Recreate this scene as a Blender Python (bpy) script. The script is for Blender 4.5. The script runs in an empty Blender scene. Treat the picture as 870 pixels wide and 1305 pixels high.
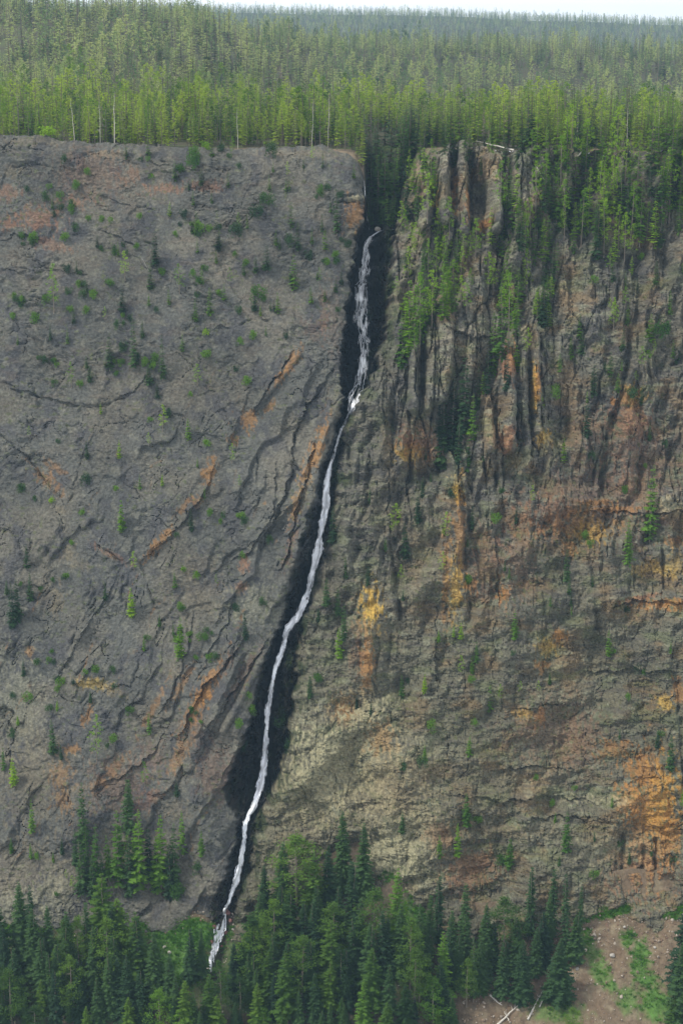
import bpy, math, random
import numpy as np
from mathutils import Vector, Matrix, Euler

rnd = random.Random(7)
npr = np.random.RandomState(11)
R = math.radians
S = bpy.context.scene
COL = S.collection

# ------------------------------------------------------------------ camera
F_PX = 2240.0            # focal length in pixels of the 870 px wide photograph
CX, CY = 435.0, 652.5
THETA = R(15.6)
cd = bpy.data.cameras.new('camera')
cam = bpy.data.objects.new('camera', cd)
COL.objects.link(cam)
cd.sensor_fit = 'HORIZONTAL'
cd.sensor_width = 36.0
cd.lens = F_PX / 870.0 * 36.0
cd.clip_start = 1.0
cd.clip_end = 40000.0
cam.location = (0, 0, 0)
cam.rotation_euler = (math.pi / 2 - THETA, 0, 0)
S.camera = cam

# ------------------------------------------------------------------ sky and sun
SUN_ELEV, SUN_AZ = R(56), R(-108)      # a high, veiled sun in front of the wall, to the left
w = bpy.data.worlds.new('World')
S.world = w
w.use_nodes = True
nt = w.node_tree
nt.nodes.clear()
sky = nt.nodes.new('ShaderNodeTexSky')
sky.sky_type = 'NISHITA'
sky.sun_disc = False
sky.sun_elevation = SUN_ELEV
sky.sun_rotation = SUN_AZ
sky.altitude = 2400
sky.air_density = 1.0
sky.dust_density = 5.0
sky.ozone_density = 1.0
bg = nt.nodes.new('ShaderNodeBackground')
bg.inputs['Strength'].default_value = 0.105
wo = nt.nodes.new('ShaderNodeOutputWorld')
# a thin bright cloud deck veils most of the blue
wtc = nt.nodes.new('ShaderNodeTexCoord')
wmp = nt.nodes.new('ShaderNodeMapping'); wmp.inputs['Scale'].default_value = (1.0, 1.0, 3.0)
wnz = nt.nodes.new('ShaderNodeTexNoise'); wnz.inputs['Scale'].default_value = 2.5; wnz.inputs['Detail'].default_value = 5
wcr = nt.nodes.new('ShaderNodeMapRange')
wcr.inputs['From Min'].default_value = 0.3; wcr.inputs['From Max'].default_value = 0.7
wcr.inputs['To Min'].default_value = 0.6; wcr.inputs['To Max'].default_value = 0.95
wmx = nt.nodes.new('ShaderNodeMix'); wmx.data_type = 'RGBA'
wmx.inputs['B'].default_value = (11.0, 11.3, 11.8, 1)
nt.links.new(wtc.outputs['Generated'], wmp.inputs['Vector']); nt.links.new(wmp.outputs[0], wnz.inputs['Vector'])
nt.links.new(wnz.outputs['Fac'], wcr.inputs[0]); nt.links.new(wcr.outputs[0], wmx.inputs['Factor'])
nt.links.new(sky.outputs[0], wmx.inputs['A']); nt.links.new(wmx.outputs['Result'], bg.inputs[0])
nt.links.new(bg.outputs[0], wo.inputs[0])

ld = bpy.data.lights.new('sun', 'SUN')
ld.energy = 3.0
ld.angle = R(10)
ld.color = (1.0, 0.95, 0.86)
sun = bpy.data.objects.new('sun', ld)
COL.objects.link(sun)
sd = Vector((math.sin(SUN_AZ) * math.cos(SUN_ELEV), math.cos(SUN_AZ) * math.cos(SUN_ELEV), math.sin(SUN_ELEV)))
sun.rotation_euler = sd.to_track_quat('Z', 'Y').to_euler()
sun.location = (0, 400, 500)

vs = S.view_settings
S.display_settings.display_device = 'sRGB'
vs.view_transform = 'Standard'
vs.look = 'None'
vs.exposure = 0.32
vs.gamma = 1.0
vs.use_curve_mapping = False
S.cycles.max_bounces = 6
S.cycles.transparent_max_bounces = 8

# ------------------------------------------------------------------ numeric helpers
def ang(py):
    """angle below the horizon of a picture row"""
    return THETA - np.arctan((CY - np.asarray(py, float)) / F_PX)

def project(x, y, z):
    d = y * math.cos(THETA) - z * math.sin(THETA)
    v = -y * math.sin(THETA) - z * math.cos(THETA)
    return CX + F_PX * x / d, CY + F_PX * v / d

def hash2(ix, iy, seed):
    h = (ix.astype(np.int64) * 374761393 + iy.astype(np.int64) * 668265263 + seed * 1442695041) & 0xffffffff
    h = ((h ^ (h >> 13)) * 1274126177) & 0xffffffff
    h = ((h ^ (h >> 16)) * 2246822519) & 0xffffffff
    return ((h ^ (h >> 15)) & 0xffffff) / float(0xffffff)

def perlin(x, y, seed=0):
    ix = np.floor(x); iy = np.floor(y)
    fx = (x - ix).astype(np.float32); fy = (y - iy).astype(np.float32)
    ux = fx * fx * fx * (fx * (fx * 6 - 15) + 10); uy = fy * fy * fy * (fy * (fy * 6 - 15) + 10)
    def g(dx, dy):
        a = (hash2(ix + dx, iy + dy, seed) * 6.2831853).astype(np.float32)
        return np.cos(a) * (fx - dx) + np.sin(a) * (fy - dy)
    a = g(0, 0); b = g(1, 0); c = g(0, 1); d = g(1, 1)
    return ((a + (b - a) * ux) * (1 - uy) + (c + (d - c) * ux) * uy) * 1.5

def fbm(x, y, oct=4, seed=0, gain=0.5):
    r = 0; a = 1.0; t = 0
    for k in range(oct):
        r = r + a * perlin(x, y, seed + 17 * k); t += a
        x = x * 2.03 + 11.3; y = y * 2.03 - 7.1; a *= gain
    return r / t * 1.3

def worley(x, y, seed=0):
    ix = np.floor(x); iy = np.floor(y)
    f1 = np.full(x.shape, 9.0, np.float32); f2 = f1.copy(); cid = np.zeros(x.shape, np.float32)
    for dx in (-1, 0, 1):
        for dy in (-1, 0, 1):
            cx = ix + dx; cy = iy + dy
            qx = cx + hash2(cx, cy, seed); qy = cy + hash2(cx, cy, seed + 5)
            d = np.sqrt((qx - x) ** 2 + (qy - y) ** 2).astype(np.float32)
            c = hash2(cx, cy, seed + 9).astype(np.float32)
            near = d < f1
            f2 = np.where(near, f1, np.minimum(f2, d))
            cid = np.where(near, c, cid)
            f1 = np.where(near, d, f1)
    return f1, f2, cid

def sst(a, b, x):
    t = np.clip((x - a) / (b - a), 0, 1)
    return t * t * (3 - 2 * t)

def poly_dist(px, py, pts):
    """distance to a polyline, only near it"""
    pts = np.asarray(pts, float)
    best = np.full(px.shape, 1e3, np.float32)
    for a, b in zip(pts[:-1], pts[1:]):
        vx, vy = b - a
        L = vx * vx + vy * vy
        t = np.clip(((px - a[0]) * vx + (py - a[1]) * vy) / L, 0, 1)
        best = np.minimum(best, np.hypot(px - a[0] - t * vx, py - a[1] - t * vy))
    return best

def interp(x, pts):
    p = np.asarray(pts, float)
    return np.interp(x, p[:, 0], p[:, 1])

# ------------------------------------------------------------------ materials
def new_mat(name):
    m = bpy.data.materials.new(name)
    m.use_nodes = True
    n = m.node_tree.nodes; n.clear()
    out = n.new('ShaderNodeOutputMaterial')
    return m, m.node_tree, n, out

def foliage_mat(name, c1, c2, c3, trans=0.35):
    m, t, n, out = new_mat(name)
    oi = n.new('ShaderNodeObjectInfo')
    nz = n.new('ShaderNodeTexNoise'); nz.inputs['Scale'].default_value = 0.035; nz.inputs['Detail'].default_value = 2
    t.links.new(oi.outputs['Location'], nz.inputs['Vector'])
    geo = n.new('ShaderNodeNewGeometry')
    n2 = n.new('ShaderNodeTexNoise'); n2.inputs['Scale'].default_value = 0.9; n2.inputs['Detail'].default_value = 2
    t.links.new(geo.outputs['Position'], n2.inputs['Vector'])
    add = n.new('ShaderNodeMath'); add.operation = 'MULTIPLY_ADD'; add.inputs[1].default_value = 0.95
    t.links.new(oi.outputs['Random'], add.inputs[0]); t.links.new(nz.outputs['Fac'], add.inputs[2])
    a2 = n.new('ShaderNodeMath'); a2.operation = 'MULTIPLY_ADD'; a2.inputs[1].default_value = 0.35
    a3 = n.new('ShaderNodeMath'); a3.operation = 'MULTIPLY'; a3.inputs[1].default_value = 0.74
    t.links.new(n2.outputs['Fac'], a2.inputs[0]); t.links.new(add.outputs[0], a2.inputs[2])
    cr = n.new('ShaderNodeValToRGB')
    e = cr.color_ramp.elements
    e[0].position = 0.42; e[0].color = (*c1, 1)
    e[1].position = 1.0; e[1].color = (*c3, 1)
    k = e.new(0.70); k.color = (*c2, 1)
    t.links.new(a2.outputs[0], a3.inputs[0]); t.links.new(a3.outputs[0], cr.inputs[0])
    df = n.new('ShaderNodeBsdfPrincipled'); df.inputs['Roughness'].default_value = 0.75
    df.inputs['Specular IOR Level'].default_value = 0.2
    tr = n.new('ShaderNodeBsdfTranslucent')
    mx = n.new('ShaderNodeMixShader'); mx.inputs[0].default_value = trans
    t.links.new(cr.outputs[0], df.inputs['Base Color']); t.links.new(cr.outputs[0], tr.inputs['Color'])
    t.links.new(df.outputs[0], mx.inputs[1]); t.links.new(tr.outputs[0], mx.inputs[2])
    t.links.new(mx.outputs[0], out.inputs[0])
    return m

def plain_mat(name, c1, c2, scale=3.0, rough=0.85, bump=0.2, coord='Object'):
    m, t, n, out = new_mat(name)
    tc = n.new('ShaderNodeTexCoord')
    nz = n.new('ShaderNodeTexNoise'); nz.inputs['Scale'].default_value = scale; nz.inputs['Detail'].default_value = 5
    t.links.new(tc.outputs[coord], nz.inputs['Vector'])
    cr = n.new('ShaderNodeValToRGB')
    cr.color_ramp.elements[0].position = 0.35; cr.color_ramp.elements[0].color = (*c1, 1)
    cr.color_ramp.elements[1].position = 0.65; cr.color_ramp.elements[1].color = (*c2, 1)
    t.links.new(nz.outputs['Fac'], cr.inputs[0])
    b = n.new('ShaderNodeBsdfPrincipled'); b.inputs['Roughness'].default_value = rough
    b.inputs['Specular IOR Level'].default_value = 0.25
    t.links.new(cr.outputs[0], b.inputs['Base Color'])
    bp = n.new('ShaderNodeBump'); bp.inputs['Strength'].default_value = bump; bp.inputs['Distance'].default_value = 0.3
    t.links.new(nz.outputs['Fac'], bp.inputs['Height']); t.links.new(bp.outputs[0], b.inputs['Normal'])
    t.links.new(b.outputs[0], out.inputs[0])
    return m

def attr_mat(name, noise_scale, amount, rough, bump, bdist=0.6):
    """ground and rock: the colour of the stone is a mesh attribute, grain is procedural"""
    m, t, n, out = new_mat(name)
    at = n.new('ShaderNodeAttribute'); at.attribute_name = 'stone'
    geo = n.new('ShaderNodeNewGeometry')
    nz = n.new('ShaderNodeTexNoise'); nz.inputs['Scale'].default_value = noise_scale; nz.inputs['Detail'].default_value = 8
    nz.inputs['Roughness'].default_value = 0.65
    t.links.new(geo.outputs['Position'], nz.inputs['Vector'])
    mr = n.new('ShaderNodeMapRange'); mr.inputs['From Min'].default_value = 0.3; mr.inputs['From Max'].default_value = 0.7
    mr.inputs['To Min'].default_value = 1 - amount; mr.inputs['To Max'].default_value = 1 + amount
    t.links.new(nz.outputs['Fac'], mr.inputs[0])
    mul = n.new('ShaderNodeVectorMath'); mul.operation = 'SCALE'
    t.links.new(at.outputs['Color'], mul.inputs[0]); t.links.new(mr.outputs[0], mul.inputs['Scale'])
    b = n.new('ShaderNodeBsdfPrincipled'); b.inputs['Specular IOR Level'].default_value = 0.2
    ro = n.new('ShaderNodeMath'); ro.operation = 'MULTIPLY_ADD'
    t.links.new(at.outputs['Alpha'], ro.inputs[0]); ro.inputs[1].default_value = -0.78; ro.inputs[2].default_value = rough
    t.links.new(ro.outputs[0], b.inputs['Roughness'])
    t.links.new(mul.outputs[0], b.inputs['Base Color'])
    n3 = n.new('ShaderNodeTexNoise'); n3.inputs['Scale'].default_value = noise_scale * 1.7; n3.inputs['Detail'].default_value = 6
    t.links.new(geo.outputs['Position'], n3.inputs['Vector'])
    bp = n.new('ShaderNodeBump'); bp.inputs['Strength'].default_value = bump; bp.inputs['Distance'].default_value = bdist
    t.links.new(n3.outputs['Fac'], bp.inputs['Height']); t.links.new(bp.outputs[0], b.inputs['Normal'])
    t.links.new(b.outputs[0], out.inputs[0])
    return m

M = {}
M['rock'] = attr_mat('canyon_rock', 0.9, 0.38, 0.9, 0.7, 0.8)
M['soil'] = attr_mat('forest_soil', 0.7, 0.35, 0.95, 0.5, 0.4)
M['dark_green'] = foliage_mat('dark_spruce_needles', (0.014, 0.036, 0.018), (0.026, 0.062, 0.022), (0.045, 0.095, 0.026), 0.25)
M['mid_green'] = foliage_mat('mid_green_needles', (0.03, 0.08, 0.018), (0.065, 0.15, 0.02), (0.11, 0.22, 0.025), 0.42)
M['bright_green'] = foliage_mat('yellow_green_needles', (0.09, 0.20, 0.014), (0.16, 0.31, 0.018), (0.25, 0.40, 0.026), 0.5)
M['rim_green'] = foliage_mat('rim_pine_needles', (0.035, 0.085, 0.016), (0.13, 0.235, 0.028), (0.32, 0.42, 0.05), 0.5)
M['far_green'] = foliage_mat('haze_tinted_far_needles', (0.045, 0.095, 0.055), (0.18, 0.27, 0.10), (0.40, 0.45, 0.17), 0.48)  # slightly bluish greens; distance haze is put into the needle colour
M['valley_green'] = foliage_mat('shaded_green_needles', (0.02, 0.052, 0.014), (0.05, 0.11, 0.018), (0.10, 0.185, 0.022), 0.4)  # darker copy of the mid green, with canyon shade put into the colour
M['grass_green'] = foliage_mat('light_pine_needles', (0.05, 0.12, 0.014), (0.09, 0.20, 0.018), (0.14, 0.27, 0.024), .45)
M['dead_twigs'] = foliage_mat('dead_grey_twigs', (0.13, 0.12, 0.105), (0.18, 0.165, 0.15), (0.24, 0.19, 0.15), 0.2)
M['bark'] = plain_mat('grey_brown_bark', (0.10, 0.08, 0.06), (0.22, 0.19, 0.15), 1.5, 0.95, 0.5)
M['pale_wood'] = plain_mat('weathered_pale_wood', (0.36, 0.33, 0.28), (0.55, 0.52, 0.46), 1.5, 0.9, 0.3)
M['water'] = None

# ------------------------------------------------------------------ object helpers
def tag(o, label=None, cat=None, group=None, kind=None):
    if label: o['label'] = label
    if cat: o['category'] = cat
    if group: o['group'] = group
    if kind: o['kind'] = kind
    return o

def mesh_np(name, verts, faces, smooth=False):
    """verts (n,3), faces (m,k) all of the same size k"""
    verts = np.ascontiguousarray(verts, np.float32); faces = np.ascontiguousarray(faces, np.int32)
    me = bpy.data.meshes.new(name)
    k = faces.shape[1]
    me.vertices.add(len(verts)); me.vertices.foreach_set('co', verts.ravel())
    me.loops.add(faces.size); me.loops.foreach_set('vertex_index', faces.ravel())
    me.polygons.add(len(faces))
    me.polygons.foreach_set('loop_start', np.arange(0, faces.size, k, dtype=np.int32))
    me.polygons.foreach_set('loop_total', np.full(len(faces), k, np.int32))
    me.polygons.foreach_set('use_smooth', np.full(len(faces), smooth, bool))
    me.update(calc_edges=True)
    return me

def link(name, me, mat=None, parent=None, loc=None):
    o = bpy.data.objects.new(name, me)
    COL.objects.link(o)
    if mat is not None and len(me.materials) == 0: me.materials.append(mat)
    if parent is not None: o.parent = parent
    if loc is not None: o.location = loc
    return o

def grid_faces(nr, nc):
    i = np.arange(nr - 1)[:, None]; j = np.arange(nc - 1)[None, :]
    a = i * nc + j
    return np.stack([a, a + nc, a + nc + 1, a + 1], -1).reshape(-1, 4)

def stone_attr(me, rgb, wet=None):
    n = rgb.shape[0]
    c = np.ones((n, 4), np.float32); c[:, :3] = np.clip(rgb, 0.003, 0.8)
    c[:, 3] = 0 if wet is None else wet
    a = me.color_attributes.new('stone', 'FLOAT_COLOR', 'POINT')
    a.data.foreach_set('color', c.ravel())

# ------------------------------------------------------------------ THE CANYON WALL
Y_RIM, Y_FOOT, Z_RIM, Z_FOOT = 720.0, 560.0, -50.0, -305.0
_v = np.linspace(-0.2, 1.3, 3000)
def base_yz(v):
    return Y_RIM - (Y_RIM - Y_FOOT) * v, Z_RIM + (Z_FOOT - Z_RIM) * v
_by, _bz = base_yz(_v)
_bpy = project(np.zeros_like(_by), _by, _bz)[1]
def base_point(px, py):
    v = np.interp(py, _bpy, _v)
    y, z = base_yz(v)
    d = y * math.cos(THETA) - z * math.sin(THETA)
    return (px - CX) * d / F_PX, y, z

RIM = [(-200, 166), (-20, 168), (55, 169), (75, 176), (100, 178), (150, 180), (200, 182), (300, 186), (360, 184), (410, 182),
       (440, 192), (456, 203), (464, 222), (467, 262), (471, 281), (502, 284), (512, 262), (519, 240), (530, 228),
       (538, 205), (548, 187), (575, 181), (600, 182), (640, 190), (700, 186), (780, 190), (1100, 192)]
GL = [(200, 466), (280, 466), (300, 455), (330, 450), (400, 441), (440, 437), (470, 433), (510, 437), (530, 434), (548, 430),
      (560, 424), (600, 410), (640, 400), (680, 385), (720, 376), (750, 368), (790, 361), (815, 348), (850, 334), (900, 322),
      (940, 312), (975, 296), (1005, 286), (1030, 292), (1045, 304), (1060, 303), (1100, 292), (1140, 276), (1160, 268), (1230, 255)]
GR = [(200, 520), (270, 512), (300, 502), (360, 500), (400, 497), (440, 486), (470, 478), (500, 463), (520, 452), (545, 437),
      (580, 436), (620, 430), (660, 424), (700, 414), (740, 402), (780, 392), (815, 385), (850, 378), (900, 374), (950, 368),
      (990, 356), (1015, 345), (1040, 334), (1070, 326), (1110, 318), (1150, 304), (1230, 290)]
FOOT = [(-300, 1165), (0, 1172), (100, 1176), (150, 1172), (200, 1166), (270, 1150), (300, 1172), (340, 1180), (390, 1150), (440, 1118), (500, 1100),
        (520, 1112), (530, 1165), (600, 1190), (660, 1185), (700, 1168), (740, 1160), (790, 1146), (850, 1150), (1200, 1150)]

px_cols = np.concatenate([np.linspace(-150, -22, 20), np.arange(-18, 889, 1.17), np.linspace(892, 1020, 20)])
NR = 880
NC = len(px_cols)
rimpy = interp(px_cols, RIM) + 2.6 * perlin(px_cols / 21, px_cols * 0, 3) + 1.2 * perlin(px_cols / 9, px_cols * 0, 4) + 0.8 * perlin(px_cols / 4, px_cols * 0, 5) + sst(530, 620, px_cols) * 7 * perlin(px_cols / 31, px_cols * 0, 6)
PY_BOT = 1232.0
tt = np.linspace(0, 1, NR)
PXg = np.broadcast_to(px_cols[None, :], (NR, NC)).astype(np.float64)
NTOP, Q0 = 112, 300.0
_t1 = (np.arange(NTOP) / NTOP)[:, None]
PYg = np.concatenate([rimpy[None, :] + _t1 * (Q0 - rimpy[None, :]), np.broadcast_to(np.linspace(Q0, PY_BOT, NR - NTOP)[:, None], (NR - NTOP, NC))])
P, Q = PXg, PYg
xl = interp(Q, GL) + 5 * perlin(Q / 19, Q * 0, 71) + 3.0 * perlin(Q / 6, P / 30, 72)
xr = interp(Q, GR) + 5 * perlin(Q / 19, Q * 0, 73) + 4.0 * perlin(Q / 8, P / 30, 74)

wx = 14 * fbm(P / 60, Q / 60, 3, 1); wy = 14 * fbm(P / 60, Q / 60, 3, 2)
gc = 0.5 * (xl + xr)
left = 1 - sst(-3, 3, P - gc)
right = 1 - left

def saw(q, L, drop=0.10):
    k = q / L; f = k - np.floor(k)
    return np.where(f < 1 - drop, f / (1 - drop), (1 - f) / drop)

rel = np.zeros_like(P)
# broad form of both walls
rel += 3.0 * fbm(P / 170, Q / 170, 3, 21)
# ---- left wall: slabs, flat ledges above, steep diagonal slabs below
low = sst(430, 620, Q + 0.35 * (P - 200))
mod1 = sst(0.0, 0.5, fbm(P / 70, Q / 70, 2, 31)); mod2 = sst(-0.05, 0.5, fbm(P / 80, Q / 80, 2, 32))
qa = (Q + wy * 1.3) - 0.22 * (P + wx)
up = 1.1 * saw(-qa, 27) * mod1 + 0.8 * saw(-(qa + 6 * fbm(P / 25, Q / 25, 2, 33)), 9.5, 0.2) * mod2
qb = 0.86 * (P + wx * 1.1) + 0.50 * (Q + wy * 1.1)
m3 = sst(-0.1, 0.5, fbm(P / 60 + 4, Q / 90, 2, 35)); m4 = sst(0.1, 0.6, fbm(P / 45, Q / 60, 2, 36))
near_g = sst(220, 60, (gc - P))
lo = (2.6 * saw(qb + 10 * fbm(P / 90, Q / 90, 2, 44), 53, 0.06) * (m3 * 0.25 + 0.9 * near_g * sst(-.4, .2, fbm(P / 40, Q / 70, 2, 45))) + 0.35 * saw(qb + 5 * fbm(P / 20, Q / 40, 2, 37), 17, 0.15) * m4
      + 0.4 * saw(-(qa + 0.3 * P), 38, 0.12) * mod1)
rel += left * (up * (1 - low) + lo * low)
# cracks that follow wandering level lines
n1 = fbm(P / 75 + 3, Q / 60, 4, 41); n2 = fbm((P * 0.86 + Q * 0.5) / 45, (Q * 0.86 - P * 0.5) / 120, 4, 42)
n3 = fbm(((P + wx) * 0.86 + Q * 0.5) / 85, (Q * 0.86 - P * 0.5 + wy) / 230, 5, 43, .45)
def crack(n, wd, dep): return -dep * np.exp(-(n / wd) ** 2)
rel += left * (crack(n1, 0.010, 0.9) * mod1 + crack(n2 - 0.1, 0.010, 1.2) * low * m3 + crack(n2 + 0.18, 0.008, 0.9) * mod2)
rel += left * 0.4 * np.tanh((n1 - 0.12) / 0.03) + left * low * (1.1 * np.tanh((n3 + 0.05) / 0.025) * (.2 + .8 * mod2) + .7 * np.tanh((n3 - .3) / .015) * (.2 + .8 * m3) - .8 * np.exp(-((n3 + .05 + .02) / .012) ** 2) * mod2)
# ---- right wall: columns above, blocky bands below
colz = np.clip(0.8 * np.exp(-((P - 610) / 110) ** 2) * sst(680, 560, Q) + 0.3 * sst(900, 500, Q) * sst(-.2, .4, fbm(P / 70, Q / 90, 2, 69)) + .12, 0, 1)
warpx = P + 10 * fbm(P / 50, Q / 110, 3, 51) + 0.05 * Q
f1, f2, ci = worley(warpx / 17, Q / 95 + 0.3 * perlin(P / 40, Q / 40, 9), 52)
e = f2 - f1
f1b, f2b, cib = worley((P + 5 * fbm(P / 25, Q / 50, 2, 53)) / 7.5, Q / 30, 54)
eb = f2b - f1b
rel += right * colz * ((ci - 0.5) * 5.5 + 1.6 * (1 - f1) - 1.9 * np.exp(-(e / 0.06) ** 2))
rel += right * (0.35 + 0.65 * colz) * ((cib - 0.5) * 1.5 - 0.55 * np.exp(-(eb / 0.09) ** 2))
f1c, f2c, cic = worley((P + 9 * fbm(P / 20, Q / 20, 3, 55)) / 10.5, (Q + 0.12 * P + 5 * fbm(P / 15, Q / 15, 3, 67)) / 5.6, 56)
blk = sst(-0.15, 0.35, fbm(P / 45, Q / 45, 2, 66))
rel += right * blk * ((cic - 0.5) * 0.9 - 0.3 * np.exp(-((f2c - f1c) / 0.12) ** 2))
qh = Q + 6 * fbm(P / 60, Q / 60, 3, 57) + 0.05 * P
rel += right * (0.9 * saw(-qh, 23, 0.25) * sst(-0.2, 0.4, fbm(P / 60, Q / 60, 2, 58)) + 0.3 * blk * saw(-qh, 7.3, 0.3))
rel += right * crack(fbm((P + wx * 1.3) / 40 + 3.37, (Q + wy) / 130 + .41, 3, 59), 0.014, 1.1) * sst(-.1, .3, fbm(P / 50, Q / 80, 2, 70))
rb = fbm((P + wx + .12 * Q) / 42 + .37, (Q + wy) / 170 + .21, 4, 75)
rel += right * (5.0 * (.35 - np.abs(rb)) * 2.2 * sst(1000, 620, Q) + 7.0 * fbm((P + wx) / 120 + .3, (Q + wy) / 200 + .6, 3, 76) + 4.5 * fbm((P + wx) / 60, (Q + wy) / 95, 4, 60) + 3.4 * fbm((P * .9 - Q * .35) / 90, (Q * .9 + P * .35) / 34, 3, 68) * sst(450, 600, Q))
# small broken relief everywhere
smooth_left = 0.15 + 0.85 * sst(-.05, 0.4, fbm(P / 50, Q / 50, 3, 65))
rel += (0.06 + 0.55 * right + 0.55 * left * smooth_left ** 2) * fbm((P + 4 * n1) / 9, (Q + wy * .4) / 6.5, 3, 61) * 1.3
rel += (0.15 + 0.28 * right) * fbm(P / 3.2, Q / 2.6, 2, 62)

GULLIES = [
    ([(612, 215), (616, 290), (640, 335), (648, 400), (640, 445), (618, 490), (598, 520), (580, 560), (566, 596)], 13, 9),
    ([(700, 240), (706, 300), (690, 360), (668, 410)], 9, 4),
    ([(541, 405), (540, 440), (538, 505)], 3, 4), ([(631, 500), (629, 560), (634, 630)], 2.5, 4),
    ([(802, 425), (792, 500), (772, 560), (764, 650)], 4, 4), ([(866, 520), (850, 600), (822, 690)], 4, 3),
    ([(495, 690), (504, 735), (509, 790)], 2.5, 4), ([(604, 195), (601, 290)], 2.5, 4), ([(648, 195), (652, 260)], 3, 4),
    ([(577, 205), (579, 292)], 2.6, 5), ([(552, 200), (553, 290)], 2.5, 3.5), ([(689, 425), (684, 470), (691, 520)], 2, 4),
    ([(759, 778), (761, 802)], 5, 4), ([(842, 690), (847, 750)], 2.5, 3), ([(520, 520), (522, 600), (516, 680)], 2.5, 3),
    ([(588, 610), (592, 720), (600, 790)], 2.5, 3), ([(672, 475), (676, 580)], 2, 3), ([(655, 468), (656, 560)], 2, 3.5),
    ([(470, 610), (462, 680), (440, 760), (428, 830)], 6, 3.5), ([(425, 640), (414, 720), (400, 800)], 5, 2),
    ([(795, 1060), (797, 1140)], 3, 3), ([(820, 1080), (822, 1145)], 3, 3.5), ([(835, 1070), (838, 1140)], 2.5, 3),
    ([(862, 870), (866, 1000)], 3, 3),
    # left wall
    ([(-20, 484), (30, 500), (90, 516), (130, 518), (165, 504), (187, 480)], 1.8, 2.2), ([(40, 480), (52, 520), (60, 560)], 3, 1.6),
    ([(0, 556), (26, 576), (50, 606), (80, 640), (78, 690)], 2, 2.0), ([(112, 566), (97, 606), (88, 640), (80, 690)], 2, 1.8),
    ([(262, 420), (300, 416), (322, 407), (345, 409)], 1.6, 1.8), ([(300, 442), (330, 440), (340, 428), (375, 427)], 1.6, 1.8),
    ([(75, 862), (100, 800), (118, 770), (140, 735)], 1.7, 2.0), ([(178, 718), (194, 762), (205, 802)], 1.5, 1.8),
    ([(126, 696), (142, 708), (152, 716)], 2.2, 2.0), ([(95, 300), (130, 292), (170, 304), (200, 312)], 2.0, 1.8),
    ([(135, 205), (180, 202), (240, 212), (300, 215)], 2.0, 1.6), ([(20, 344), (70, 343), (110, 350)], 1.6, 1.4),
    ([(105, 262), (140, 268), (185, 262)], 1.7, 1.5), ([(435, 260), (450, 256), (466, 258)], 2.2, 2.2),
    ([(340, 690), (372, 612), (370, 572), (385, 530), (425, 470)], 1.8, 2.4), ([(330, 700), (327, 580)], 1.5, 1.8),
    ([(354, 720), (400, 640), (418, 560)], 2.0, 2.2), ([(240, 780), (236, 830), (214, 900)], 1.5, 1.6),
    ([(150, 880), (170, 870), (190, 800)], 1.6, 1.6), ([(115, 880), (100, 900), (90, 960)], 1.7, 1.5),
    ([(98, 860), (118, 840)], 1.6, 1.5), ([(165, 905), (190, 860)], 1.7, 1.6),
]
for pts, wd, dep in GULLIES:
    x0 = min(p[0] for p in pts) - 4 * wd; x1 = max(p[0] for p in pts) + 4 * wd
    y0 = min(p[1] for p in pts) - 4 * wd; y1 = max(p[1] for p in pts) + 4 * wd
    m_ = (P > x0) & (P < x1) & (Q > y0) & (Q < y1)
    pp = P[m_] + 2.5 * perlin(P[m_] / 14, Q[m_] / 14, 90) ; qq = Q[m_] + 2.5 * perlin(P[m_] / 14, Q[m_] / 14, 91)
    d = poly_dist(pp, qq, pts)
    side_l = pts[0][0] < 470 and pts[-1][0] < 430
    amp = (0.6 * sst(-.15, .45, fbm(P[m_] / 18, Q[m_] / 18, 2, 93)) + .05) if side_l else (.55 + .45 * sst(-.3, .3, fbm(P[m_] / 20, Q[m_] / 30, 2, 94)))
    rel[m_] -= dep * amp * np.exp(-(d / (wd * (.8 if side_l else 1))) ** 2)
RIDGES = [
    ([(640, 444), (648, 570)], 9, 8), ([(664, 452), (668, 575)], 6, 6), ([(679, 428), (682, 550)], 6, 6), ([(617, 500), (623, 570)], 8, 7),
    ([(590, 184), (590, 296)], 8, 8), ([(563, 198), (565, 285)], 7, 6), ([(625, 205), (632, 290)], 10, 7), ([(538, 232), (540, 290)], 8, 4),
    ([(529, 412), (526, 520)], 8, 8), ([(565, 390), (560, 505)], 14, 10), ([(546, 420), (544, 520)], 6, 7), ([(660, 200), (664, 260)], 9, 4),
    ([(470, 745), (468, 860)], 9, 3.5), ([(700, 440), (640, 720), (560, 1100)], 60, 3), ([(735, 540), (740, 600)], 10, 3.5), ([(800, 540), (795, 620)], 18, 3.5),
    ([(400, 640), (385, 700), (352, 760)], 9, 3.0), ([(425, 510), (418, 560), (400, 620), (380, 700)], 12, 3.5), ([(300, 845), (272, 905), (240, 975)], 9, 3.0),
    ([(338, 832), (312, 880), (285, 930)], 6, 2.5), ([(235, 1000), (262, 1060), (275, 1130)], 32, 5.5), ([(345, 1030), (380, 1000), (440, 930), (500, 900)], 16, 4.0),
    ([(380, 452), (350, 490), (325, 520)], 5, 2.0), ([(440, 205), (445, 280)], 30, 3.0),
]
for pts, wd, hgt in RIDGES:
    x0 = min(p[0] for p in pts) - 3 * wd; x1 = max(p[0] for p in pts) + 3 * wd
    y0 = min(p[1] for p in pts) - 3 * wd; y1 = max(p[1] for p in pts) + 3 * wd
    m_ = (P > x0) & (P < x1) & (Q > y0) & (Q < y1)
    pp = P[m_] + 0.12 * wd * perlin(P[m_] / 9, Q[m_] / 9, 92); qq = Q[m_]
    d = poly_dist(pp, qq, pts)
    rel[m_] += hgt * np.clip(1 - (d / wd) ** 2, 0, 1) ** 0.6 if wd < 20 else hgt * np.exp(-(d / wd) ** 2)
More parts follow.
